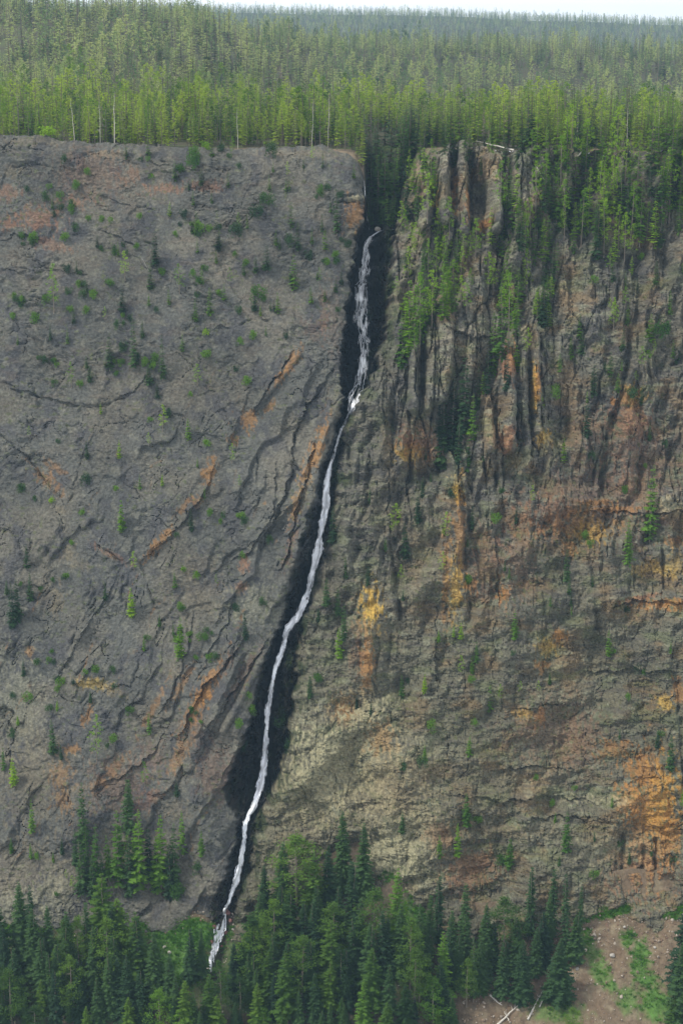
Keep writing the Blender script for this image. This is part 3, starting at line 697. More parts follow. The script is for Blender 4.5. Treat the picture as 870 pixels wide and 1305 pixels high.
#        py,  px,  half width of the braid, thickness, strands
FALL = [(281, 487, 2), (287, 476, 3.5), (292, 471, 4), (300, 468, 5), (330, 464, 8), (360, 461, 9), (400, 460, 9), (428, 463, 7), (446, 463, 7), (470, 461, 6),
        (485, 457, 8), (500, 450, 11), (512, 448, 8), (525, 443, 3), (545, 434, 2.5), (560, 429, 2), (575, 425, 2.2), (590, 420, 2.6), (620, 415, 4.2), (645, 414, 5),
        (660, 410, 4.5), (680, 407, 5.5), (700, 403, 6), (720, 399, 5.5), (740, 394, 4.5), (765, 387, 5), (785, 377, 6), (797, 368, 6), (806, 363, 4), (820, 361, 3.6), (850, 350, 3.5), (880, 343, 3.2),
        (920, 338, 3.2), (960, 335, 3.6), (985, 333, 4.6), (1010, 328, 5), (1030, 321, 4), (1040, 314, 3), (1048, 311, 2.6), (1070, 310, 3.2), (1100, 305, 3.4), (1130, 297, 3), (1150, 290, 2.6), (1160, 284, 3),
        (1166, 284, 4), (1180, 280, 5.5), (1200, 274, 4.5), (1222, 268, 2.5), (1238, 265, 1.8)]
FA = np.array(FALL, float)
rows = np.arange(281, 1238, 1.6)
cxr = np.interp(rows, FA[:, 0], FA[:, 1]) + 0.8 * perlin(rows / 13, rows * 0, 290) * sst(281, 300, rows)
hwr = np.interp(rows, FA[:, 0], FA[:, 2]) * (1 + .5 * perlin(rows / 23, rows * 0, 291) + .22 * perlin(rows / 7, rows * 0, 292))
def water_point(px, py):
    if py < 1158: return cliff_point(px, py)
    return talus_at(px, py)
def smooth1(a, k):
    p = np.pad(a, k, 'edge'); ker = np.ones(2 * k + 1) / (2 * k + 1)
    return np.convolve(p, ker, 'valid')
wv, wf = [], []
NS = 9
for s in range(NS):
    ph = rnd.uniform(0, 100); o = (s + .5) / NS * 2 - 1
    mean = o * 0.75
    off = np.clip(mean + 0.55 * perlin(rows / rnd.uniform(22, 40), rows * 0 + ph, 300 + s) + 0.22 * perlin(rows / 7, rows * 0 + ph, 330 + s), -1.15, 1.15)
    x_ = cxr + off * hwr
    pts = np.array([water_point(a, b_) for a, b_ in zip(x_, rows)])
    pts[:, 1] = smooth1(pts[:, 1], 3); pts[:, 2] = smooth1(pts[:, 2], 1)
    mid = np.array([water_point(a, b_) for a, b_ in zip(cxr, rows)])
    pts[:, 1] = np.minimum(pts[:, 1], smooth1(mid[:, 1], 5)) - 1.2
    vis = perlin(rows / 28, rows * 0 + ph * 2, 360 + s)
    core = 1 - abs(o)
    keep_low = rows > 560
    # lower down the fall is one solid rope; above it is braided
    width = np.where(keep_low, 0.24 * np.clip(hwr / 3.5, .6, 1.4), 0.13) * (0.55 + 0.45 * core) * (0.75 + 0.6 * np.clip(vis + .2, -.4, 1))
    thr = np.where(keep_low, 0.05 - 0.2 * core, -0.08 - 0.12 * core)
    on = (vis > thr) & (width > 0.05)
    ring = 5
    base = len(wv)
    for i, (p_, r_) in enumerate(zip(pts, width)):
        rr = r_ if on[i] else 0.02
        for k in range(ring):
            a = 2 * math.pi * k / ring
            wv.append((p_[0] + rr * math.cos(a), p_[1] + 0.6 * rr * math.sin(a), p_[2]))
    for i in range(len(rows) - 1):
        if not (on[i] or on[i + 1]): continue
        for k in range(ring):
            a0 = base + i * ring + k; a1 = base + i * ring + (k + 1) % ring
            wf.append((a0, a1, a1 + ring, a0 + ring))
used = sorted(set(i for f in wf for i in f)); remap = {u: k for k, u in enumerate(used)}
wme = mesh_np('water_strands', np.array([wv[u] for u in used]), np.array([[remap[i] for i in f] for f in wf]), True)
SC = 17
uu = np.linspace(-1.25, 1.25, SC)
vs_ = np.zeros((len(rows), SC, 3))
for i, py_ in enumerate(rows):
    for k in range(SC):
        vs_[i, k] = water_point(cxr[i] + uu[k] * max(hwr[i], 2.4) * (1.22 if py_ < 530 else .86), py_)
yenv = vs_[:, :, 1].copy()
for sh in range(-3, 4): yenv = np.minimum(yenv, np.roll(vs_[:, :, 1], sh, 0))
ye2 = yenv.copy()
for sh in (-2, -1, 1, 2): ye2 = np.minimum(ye2, np.roll(yenv, sh, 1) + .15 * abs(sh))
ye2[:4] = vs_[:4, :, 1] - .2
vs_[:, :, 1] = ye2
ymid = smooth1(vs_[:, :, 1].mean(1), 3)
for k in range(SC):
    vs_[:, k, 1] = np.minimum(smooth1(vs_[:, k, 1], 2), ymid + .8) - 0.3 + .25 * uu[k] ** 2
    vs_[:, k, 2] = smooth1(vs_[:, k, 2], 1)
sme = mesh_np('waterfall', vs_.reshape(-1, 3), grid_faces(len(rows), SC), True)
fl = np.zeros((len(rows), SC, 3), np.float32)
fl[..., 0] = uu[None, :] * hwr[:, None] * .31; fl[..., 1] = rows[:, None] * .31; fl[..., 2] = np.abs(uu)[None, :]
a = sme.attributes.new('flow', 'FLOAT_VECTOR', 'POINT'); a.data.foreach_set('vector', fl.ravel())
m, t, n, out = new_mat('water_veil')
at = n.new('ShaderNodeAttribute'); at.attribute_name = 'flow'
sx = n.new('ShaderNodeSeparateXYZ'); t.links.new(at.outputs['Vector'], sx.inputs[0])
mp = n.new('ShaderNodeMapping'); mp.inputs['Scale'].default_value = (2.0, 0.20, 0.0); t.links.new(at.outputs['Vector'], mp.inputs['Vector'])
z1 = n.new('ShaderNodeTexNoise'); z1.inputs['Scale'].default_value = 1.0; z1.inputs['Detail'].default_value = 5; z1.inputs['Distortion'].default_value = .6
t.links.new(mp.outputs[0], z1.inputs['Vector'])
mp2 = n.new('ShaderNodeMapping'); mp2.inputs['Scale'].default_value = (.25, 0.11, 0.0); t.links.new(at.outputs['Vector'], mp2.inputs['Vector'])
z2 = n.new('ShaderNodeTexNoise'); z2.inputs['Scale'].default_value = 1.0; z2.inputs['Detail'].default_value = 3
t.links.new(mp2.outputs[0], z2.inputs['Vector'])
ad = n.new('ShaderNodeMath'); ad.operation = 'MULTIPLY_ADD'; ad.inputs[1].default_value = .9
t.links.new(z2.outputs['Fac'], ad.inputs[0]); t.links.new(z1.outputs['Fac'], ad.inputs[2])
low_ = n.new('ShaderNodeMapRange'); low_.inputs['From Min'].default_value = 520 * .31; low_.inputs['From Max'].default_value = 600 * .31
low_.inputs['To Min'].default_value = 0.0; low_.inputs['To Max'].default_value = 0.30
t.links.new(sx.outputs['Y'], low_.inputs[0])
ad2 = n.new('ShaderNodeMath'); ad2.operation = 'ADD'; t.links.new(ad.outputs[0], ad2.inputs[0]); t.links.new(low_.outputs[0], ad2.inputs[1])
ed = n.new('ShaderNodeMath'); ed.operation = 'POWER'; ed.inputs[1].default_value = 2.2; t.links.new(sx.outputs['Z'], ed.inputs[0])
ed2 = n.new('ShaderNodeMath'); ed2.operation = 'MULTIPLY_ADD'; ed2.inputs[1].default_value = -.34
t.links.new(ed.outputs[0], ed2.inputs[0]); t.links.new(ad2.outputs[0], ed2.inputs[2])
mr = n.new('ShaderNodeMapRange'); mr.inputs['From Min'].default_value = .84; mr.inputs['From Max'].default_value = 1.16; mr.inputs['To Max'].default_value = 1.0
t.links.new(ed2.outputs[0], mr.inputs[0])
b = n.new('ShaderNodeBsdfPrincipled'); b.inputs['Roughness'].default_value = .45; b.inputs['Base Color'].default_value = (.92, .94, .97, 1)
trn = n.new('ShaderNodeBsdfTransparent')
mx = n.new('ShaderNodeMixShader'); t.links.new(mr.outputs[0], mx.inputs[0]); t.links.new(trn.outputs[0], mx.inputs[1]); t.links.new(b.outputs[0], mx.inputs[2])
t.links.new(mx.outputs[0], out.inputs[0])
fall = link('waterfall', sme, m)
strands = link('water_strands', wme, M['water'], fall)
tag(strands, None, None, None, 'structure')
tag(fall, 'thin white waterfall braiding down the dark gorge between the two cliffs', None, None, 'structure')

# ------------------------------------------------------------------ TREE MESHES (unit height)
def tube(vs_, fs_, p0, p1, r0, r1, n=5):
    p0 = np.array(p0, float); p1 = np.array(p1, float)
    ax = p1 - p0; ax /= np.linalg.norm(ax) + 1e-9
    u = np.cross(ax, (0.3, 0.9, 0.2)); u /= np.linalg.norm(u) + 1e-9; v = np.cross(ax, u)
    b0 = len(vs_)
    for p, r in ((p0, r0), (p1, r1)):
        for k in range(n):
            a = 2 * math.pi * k / n
            vs_.append(p + r * (math.cos(a) * u + math.sin(a) * v))
    for k in range(n):
        fs_.append((b0 + k, b0 + (k + 1) % n, b0 + n + (k + 1) % n)); fs_.append((b0 + k, b0 + n + (k + 1) % n, b0 + n + k))
    vs_.append(p1 + ax * r1); c = len(vs_) - 1
    for k in range(n): fs_.append((b0 + n + k, b0 + n + (k + 1) % n, c))

def trunk_mesh(name, seed, top=0.97, r=0.011, branches=0, bstart=0.3, blen=0.06, bend=0.01):
    rg = random.Random(seed); vs_, fs_ = [], []
    prev = np.array((0, 0, -0.05)); segs = 6
    px_, py_ = 0, 0
    for k in range(segs):
        t0 = k / segs; t1 = (k + 1) / segs
        px_ += rg.uniform(-bend, bend); py_ += rg.uniform(-bend, bend)
        nx = np.array((px_ * t1, py_ * t1, top * t1))
        tube(vs_, fs_, prev, nx, r * (1 - .85 * t0), r * (1 - .85 * t1)); prev = nx
    for k in range(branches):
        t_ = rg.uniform(bstart, .95); a = rg.uniform(0, 6.28); L = blen * rg.uniform(.4, 1.2) * (1.15 - t_ * .8)
        z0 = t_ * top
        p0 = np.array((px_ * t_, py_ * t_, z0))
        p1 = p0 + np.array((math.cos(a) * L, math.sin(a) * L, rg.uniform(-.3, .5) * L))
        tube(vs_, fs_, p0, p1, r * .3, r * .08, 3)
    return np.array(vs_), np.array(fs_)

def crown_spruce(seed, whorls, br, seg, rmax, t0=0.06, power=0.85, droop=0.35, ragged=0.2, gap=0.0):
    rg = random.Random(seed); V, Fc = [], []
    for w_ in range(whorls):
        t_ = t0 + (1 - t0) * (w_ + rg.uniform(-.6, .6)) / whorls
        t_ = min(max(t_, t0), .985)
        u_ = (t_ - t0) / (1 - t0)
        base_r = rmax * ((1 - u_) ** power) * min(1, .55 + u_ * 4) + .006
        a0 = rg.uniform(0, 6.28)
        for b_ in range(br):
            if rg.random() < gap: continue
            a = a0 + 6.283 * b_ / br + rg.uniform(-.35, .35)
            L = base_r * rg.uniform(1 - ragged * 1.6, 1 + ragged)
            tz = t_ + rg.uniform(-.55, .55) * (1 - t0) / whorls
            ca, sa = math.cos(a), math.sin(a)
            dr = droop * (1 - .8 * u_) * rg.uniform(.7, 1.3) - .25 * u_
            n_ = max(1, int(round(seg * (0.45 + .75 * (1 - u_)))))
            for s_ in range(n_):
                f0 = (s_ + .1) / n_; f1_ = min(1.0, (s_ + 1.35) / n_)
                r0, r1 = L * f0, L * f1_
                z0 = tz - dr * L * f0 ** 1.3; z1 = tz - dr * L * f1_ ** 1.3 + .05 * L * (f1_ > .9)
                wd = (L * (.36 if seg < 4 else .26) * (1.15 - f0 * .75) + .004) * rg.uniform(.7, 1.3)
                for sd_ in (-1, 1):
                    zz = rg.uniform(-.35, .05) * wd
                    i0 = len(V)
                    V.append((ca * r0, sa * r0, z0)); V.append((ca * r1, sa * r1, z1))
                    V.append((ca * (r0 + .55 * (r1 - r0) + wd * .5) - sd_ * sa * wd, sa * (r0 + .55 * (r1 - r0) + wd * .5) + sd_ * ca * wd, (z0 + z1) / 2 + zz))
                    Fc.append((i0, i0 + 1, i0 + 2))
    return np.array(V), np.array(Fc)

def crown_pine(seed, clumps, leaves, r, t0=0.4, size=0.03):
    """irregular open crown: tufts of needles at the ends of rising limbs"""
    rg = random.Random(seed); V, Fc = [], []
    for c in range(clumps):
        u_ = (c + rg.random()) / clumps
        t_ = t0 + (0.97 - t0) * u_
        prof = r * (math.sin(math.pi * min(1, .15 + u_ * .95)) ** .6 * .9 + .12) * rg.uniform(.35, 1.1)
        a = rg.uniform(0, 6.283)
        cx_, cy_ = math.cos(a) * prof, math.sin(a) * prof
        cs = r * .42 * rg.uniform(.6, 1.2) * (1.1 - .5 * u_)
        for l in range(leaves):
            d = Vector((rg.gauss(0, 1), rg.gauss(0, 1), rg.gauss(0, .55))); d = d * (cs / max(d.length, .3)) * rg.uniform(.3, 1)
            p = Vector((cx_, cy_, t_)) + d
            q1 = Vector((rg.gauss(0, 1), rg.gauss(0, 1), rg.gauss(0, .6))).normalized() * size * rg.uniform(.5, 1.2)
            q2 = Vector((rg.gauss(0, 1), rg.gauss(0, 1), rg.gauss(0, .6))).normalized() * size * rg.uniform(.3, .7)
            i0 = len(V); V += [tuple(p), tuple(p + q1), tuple(p + q2)]; Fc.append((i0, i0 + 1, i0 + 2))
    return np.array(V), np.array(Fc)

def crown_bush(seed, n_l=420):
    rg = random.Random(seed); V, Fc = [], []
    lobes = [(rg.uniform(-.35, .35), rg.uniform(-.35, .35), rg.uniform(.2, .7), rg.uniform(.2, .38)) for _ in range(9)]
    for k in range(n_l):
        lx, ly, lz, lr = rg.choice(lobes)
        d = Vector((rg.gauss(0, 1), rg.gauss(0, 1), rg.gauss(0, 1))).normalized() * lr * rg.uniform(.5, 1.05)
        p = Vector((lx, ly, lz)) + d
        if p.z < 0: p.z = -p.z * .3
        q1 = Vector((rg.gauss(0, 1), rg.gauss(0, 1), rg.gauss(0, 1))).normalized() * .13
        q2 = Vector((rg.gauss(0, 1), rg.gauss(0, 1), rg.gauss(0, 1))).normalized() * .09
        i0 = len(V); V += [tuple(p), tuple(p + q1), tuple(p + q2)]; Fc.append((i0, i0 + 1, i0 + 2))
    return np.array(V), np.array(Fc)

def mk(name, vf, mat):
    me_ = mesh_np(name, vf[0], vf[1]); me_.materials.append(mat); return me_

def joined(name, parts):
    """one mesh from several (verts, faces, material)"""
    vs_, fs_, mi, off = [], [], [], 0
    mats = []
    for (v, f, m_) in parts:
        if m_ not in mats: mats.append(m_)
        vs_.append(v); fs_.append(f + off); mi += [mats.index(m_)] * len(f); off += len(v)
    me_ = mesh_np(name, np.concatenate(vs_), np.concatenate(fs_))
    for m_ in mats: me_.materials.append(m_)
    me_.polygons.foreach_set('material_index', np.array(mi, np.int32))
    return me_

TR = {}   # style -> list of (trunk mesh, crown mesh)
def style(key, n, crown_fn, mat, trunk_args):
    TR[key] = []
    for k in range(n):
        sd_ = hash(key) % 1 + k * 13 + len(TR) * 101
        TR[key].append((mk('trunk', trunk_mesh('trunk', sd_, **trunk_args), M['bark']), mk('crown', crown_fn(sd_), M[mat])))
style('valley_dark', 4, lambda s: crown_spruce(s, 38, 9, 5, .135, .05, .8, .5, .22), 'dark_green', dict(r=.012))
style('valley_mid', 4, lambda s: crown_spruce(s, 34, 8, 5, .155, .12, .72, .3, .32, .08), 'valley_green', dict(r=.012))
style('valley_slim', 3, lambda s: crown_spruce(s, 40, 7, 4, .07, .10, .6, .6, .3, .05), 'dark_green', dict(r=.009))
style('valley_pine', 4, lambda s: crown_pine(s, 85, 42, .17, .25, .022), 'valley_green', dict(r=.012, branches=14, bstart=.3, blen=.12))
style('valley_bright', 2, lambda s: crown_pine(s, 80, 46, .22, .12, .028), 'grass_green', dict(r=.012, branches=10, bstart=.3, blen=.14))
style('bright_spruce', 2, lambda s: crown_spruce(s, 34, 8, 5, .15, .08, .75, .2, .32, .08), 'mid_green', dict(r=.012))
style('rim_spruce', 4, lambda s: crown_spruce(s, 26, 6, 3, .105, .12, .75, .35, .32, .08), 'rim_green', dict(r=.011))
style('rim_dark', 3, lambda s: crown_spruce(s, 26, 7, 3, .12, .06, .8, .45, .25), 'dark_green', dict(r=.011))
style('rim_pine', 5, lambda s: crown_pine(s, 34, 20, .10, .38, .028), 'rim_green', dict(r=.010, branches=16, bstart=.2, blen=.07))
style('cliff_conifer', 4, lambda s: crown_spruce(s, 24, 7, 3, .15, .04, .75, .35, .35, .08), 'mid_green', dict(r=.014))
style('cliff_bright', 3, lambda s: crown_spruce(s, 24, 7, 3, .16, .06, .7, .2, .35, .08), 'bright_green', dict(r=.014))
style('cliff_pine', 4, lambda s: crown_pine(s, 30, 24, .17, .22, .034), 'bright_green', dict(r=.013, branches=10, bstart=.2, blen=.1))
style('cliff_dark', 3, lambda s: crown_spruce(s, 26, 7, 3, .15, .03, .75, .4, .3), 'dark_green', dict(r=.014))
style('wide_dark', 2, lambda s: crown_spruce(s, 26, 8, 4, .25, .03, .8, .3, .35, .05), 'dark_green', dict(r=.018))
style('valley_blue', 2, lambda s: crown_spruce(s, 36, 9, 5, .19, .03, .85, .45, .15), 'dark_green', dict(r=.013))
style('dead', 4, lambda s: crown_spruce(s, 14, 4, 1, .06, .35, .7, .2, .5, .35), 'dead_twigs', dict(r=.009, branches=34, bstart=.25, blen=.09))
BUSH = {k: [mk('bush', crown_bush(400 + i + 7 * j), M[m_]) for i in range(3)] for j, (k, m_) in enumerate((('mid', 'mid_green'), ('bright', 'bright_green'), ('dark', 'dark_green')))}
SNAG = [mk('snag', trunk_mesh('snag', 500 + i, r=.008, branches=24, bstart=.3, blen=.07, bend=.02), M['pale_wood']) for i in range(4)]

THINGS = []   # (object, section key, look adjectives, px, py)
def tree(name, st, loc, h, sx=1.0, tilt=0.0, section=None, look='', cat='tree', noun=None, group=None):
    tm2, cm2 = rnd.choice(TR[st])
    root = bpy.data.objects.new(name, None); COL.objects.link(root)
    root.empty_display_size = 1
    root.location = loc; root.scale = (h * sx, h * sx, h)
    root.rotation_euler = (rnd.uniform(-.02, .02), tilt + rnd.uniform(-.025, .025), rnd.uniform(0, 6.28))
    link('trunk', tm2, None, root); link('crown', cm2, None, root)
    tag(root, None, cat, group)
    THINGS.append((root, section, look, noun or name.replace('_', ' '), loc))
    return root
def single(name, me_, loc, sc, rot, section=None, look='', cat='bush', noun=None, group=None):
    o = link(name, me_, None, None, loc); o.scale = sc; o.rotation_euler = rot
    tag(o, None, cat, group)
    THINGS.append((o, section, look, noun or name.replace('_', ' '), loc))
    return o

# ---- valley trees, read from the photograph: x, y of the tip, height in metres, style, width
VAL = [
    (30, 1122, 30, 'valley_dark', 1), (43, 1128, 32, 'valley_slim', 1), (65, 1152, 27, 'valley_dark', .9), (82, 1172, 24, 'valley_pine', .8), (135, 1112, 32, 'valley_mid', 1.25),
    (160, 1217, 24, 'valley_blue', .9), (140, 1213, 24, 'valley_dark', 1), (197, 1186, 25, 'valley_blue', .9), (15, 1236, 20, 'valley_pine', 1.4), (45, 1281, 12, 'valley_pine', 1.6),
    (72, 1232, 24, 'valley_slim', 1.1), (93, 1216, 24, 'valley_pine', .9), (109, 1282, 12, 'valley_mid', 1), (120, 1180, 26, 'valley_dark', .9), (204, 1260, 16, 'valley_bright', 1.1), (228, 1288, 10, 'valley_bright', 1.2),
    (236, 1248, 18, 'valley_mid', 1), (176, 1168, 26, 'valley_slim', 1.5), (8, 1175, 27, 'valley_dark', .9), (100, 1168, 25, 'valley_pine', .8), (241, 1180, 20, 'valley_dark', 1), (256, 1182, 18, 'valley_dark', .9),
    (281, 1225, 20, 'valley_pine', .9), (265, 1238, 20, 'valley_mid', .9), (320, 1160, 27, 'valley_mid', 1.4), (337, 1100, 26, 'valley_dark', 1), (358, 1072, 28, 'valley_slim', 1.5), (378, 1062, 30, 'valley_pine', 1.5),
    (397, 1085, 28, 'valley_mid', .9), (415, 1076, 28, 'valley_dark', 1), (437, 1032, 30, 'valley_dark', .9), (462, 1048, 27, 'valley_dark', 1), (370, 1136, 28, 'valley_mid', 1.2), (347, 1184, 24, 'valley_dark', 1), (366, 1213, 26, 'valley_mid', .95),
    (395, 1198, 24, 'valley_dark', 1), (418, 1170, 28, 'valley_mid', 1.1), (330, 1254, 18, 'valley_mid', 1), (336, 1282, 11, 'valley_bright', 1.3), (245, 1262, 14, 'valley_mid', 1), (306, 1240, 18, 'valley_pine', 1),
    (478, 1132, 24, 'valley_pine', 1.6), (503, 1105, 29, 'bright_spruce', .8), (474, 1208, 24, 'valley_mid', 1), (464, 1250, 17, 'bright_spruce', 1), (527, 1206, 22, 'valley_pine', 1), (563, 1186, 26, 'bright_spruce', .8),
    (550, 1243, 18, 'valley_bright', 1.3), (557, 1116, 26, 'valley_slim', 1.2), (589, 1126, 26, 'valley_slim', 1.2), (574, 1158, 24, 'valley_dark', 1), (602, 1204, 16, 'valley_mid', .9), (515, 1250, 16, 'valley_mid', 1.2),
    (617, 1208, 14, 'valley_dark', 1), (640, 1140, 24, 'valley_pine', 1.3), (655, 1168, 20, 'valley_dark', 1.2), (673, 1102, 27, 'valley_slim', 1), (702, 1104, 27, 'valley_slim', 1), (720, 1114, 29, 'valley_slim', .85),
    (738, 1128, 16, 'valley_slim', 1), (663, 1196, 22, 'valley_blue', 1), (709, 1194, 23, 'valley_blue', 1.15), (690, 1160, 20, 'valley_dark', 1.2), (730, 1165, 17, 'valley_dark', 1.4), (868, 1116, 42, 'valley_dark', .9),
    (864, 1196, 30, 'valley_dark', 1), (858, 1266, 14, 'valley_mid', 1.1), (727, 1284, 12, 'valley_pine', 1.3), (592, 1220, 18, 'valley_pine', .9), (430, 1128, 26, 'valley_dark', 1), (449, 1096, 26, 'valley_slim', 1.3), (490, 1170, 22, 'valley_dark', 1),
    (540, 1180, 22, 'valley_dark', 1), (580, 1190, 20, 'valley_dark', 1.1), (625, 1172, 18, 'valley_dark', 1.2), (560, 1225, 20, 'valley_dark', 1.2), (450, 1165, 25, 'valley_dark', 1.1), (385, 1150, 25, 'valley_dark', 1.1),
    (355, 1128, 26, 'valley_dark', 1), (405, 1125, 26, 'valley_dark', 1), (330, 1135, 24, 'valley_dark', 1.0), (300, 1200, 20, 'valley_dark', 1.1), (275, 1268, 14, 'valley_mid', 1.2), (215, 1212, 20, 'valley_dark', 1), (180, 1235, 20, 'valley_dark', 1.1),
    (55, 1195, 25, 'valley_dark', 1.1), (20, 1205, 24, 'valley_dark', 1.1), (100, 1225, 22, 'valley_dark', 1.1), (125, 1245, 18, 'valley_dark', 1.1), (165, 1270, 14, 'valley_mid', 1.1), (145, 1190, 24, 'valley_dark', 1.2), (75, 1200, 24, 'valley_dark', 1),
    (440, 1205, 22, 'valley_dark', 1.1), (400, 1240, 18, 'valley_dark', 1.1), (420, 1225, 20, 'valley_mid', 1.0), (350, 1235, 18, 'valley_dark', 1.0), (380, 1262, 14, 'valley_dark', 1.1), (435, 1270, 12, 'valley_mid', 1.1), (495, 1225, 18, 'valley_dark', 1.1),
    (490, 1275, 12, 'valley_mid', 1.2), (-8, 1150, 30, 'valley_dark', 1), (-12, 1225, 24, 'valley_mid', 1), (885, 1160, 34, 'valley_dark', 1.1), (880, 1240, 22, 'valley_dark', 1), (5, 1270, 14, 'valley_dark', 1.2), (70, 1270, 13, 'valley_dark', 1.2), (190, 1282, 11, 'valley_dark', 1.3),
    (300, 1278, 11, 'valley_dark', 1.3), (255, 1285, 10, 'valley_dark', 1.3), (575, 1270, 14, 'valley_dark', 1.2), (360, 1288, 9, 'valley_mid', 1.3), (410, 1285, 9, 'valley_dark', 1.3),
    (225, 1240, 17, 'valley_dark', 1.0), (322, 1215, 20, 'valley_dark', 1.1), (590, 1165, 22, 'valley_slim', 1.3), (545, 1140, 24, 'valley_slim', 1.2), (610, 1170, 20, 'valley_slim', 1.3), (680, 1180, 18, 'valley_dark', 1.2), (696, 1140, 22, 'valley_slim', 1.4), (645, 1200, 12, 'valley_dark', 1.3),
]
for _ in range(95):
    x = rnd.uniform(-12, 640); tip = rnd.uniform(1140, 1290)
    if 186 < x < 312 and tip < 1232: continue
    if x > 560 and tip > 1215: continue
    if 480 < x < 520 and tip > 1200: continue
    VAL.append((x, tip, max(9, min(27, (1330 - tip) * .16 + rnd.uniform(-3, 4))), rnd.choice(['valley_dark', 'valley_dark', 'valley_dark', 'valley_slim', 'valley_mid', 'valley_pine']), rnd.uniform(.85, 1.25)))
LOOKS = {'valley_dark': 'dark green', 'valley_mid': 'mid green', 'valley_slim': 'very slim dark', 'valley_pine': 'ragged open', 'valley_bright': 'bright yellow-green', 'bright_spruce': 'bright green',
         'valley_blue': 'dense blue-green', 'rim_spruce': 'green', 'rim_dark': 'dark', 'rim_pine': 'thin open', 'cliff_conifer': 'green', 'cliff_bright': 'bright green', 'cliff_dark': 'dark', 'wide_dark': 'broad dark', 'dead': 'bare grey'}
def size_word(h, a, b): return 'short' if h < a else ('tall' if h > b else 'middling')
def val_section(x, tip):
    if x < 60: s = 'left corner'
    elif x < 120: s = 'left forest'
    elif x < 215: s = 'centre left'
    elif x < 312: s = 'by the falls foot'
    elif x < 400: s = 'right of falls'
    elif x < 490: s = 'middle'
    elif x < 600: s = 'middle right'
    elif x < 760: s = 'by talus'
    else: s = 'right edge'
    return s + ('|back' if tip < 1165 else ('|mid' if tip < 1225 else '|front'))
for (x, tip, h, st, wd) in VAL:
    h *= 1.08; wd *= 1.22
    loc = talus_for_tip(x, tip, h)
    loc.z -= 0.3
    nm = 'pine_tree' if 'pine' in st or st == 'valley_bright' else 'spruce_tree'
    tree(nm, st, loc, h, wd, 0, 'V|' + val_section(x, tip), size_word(h, 17, 27) + ' ' + LOOKS[st], group='conifers of the valley forest')

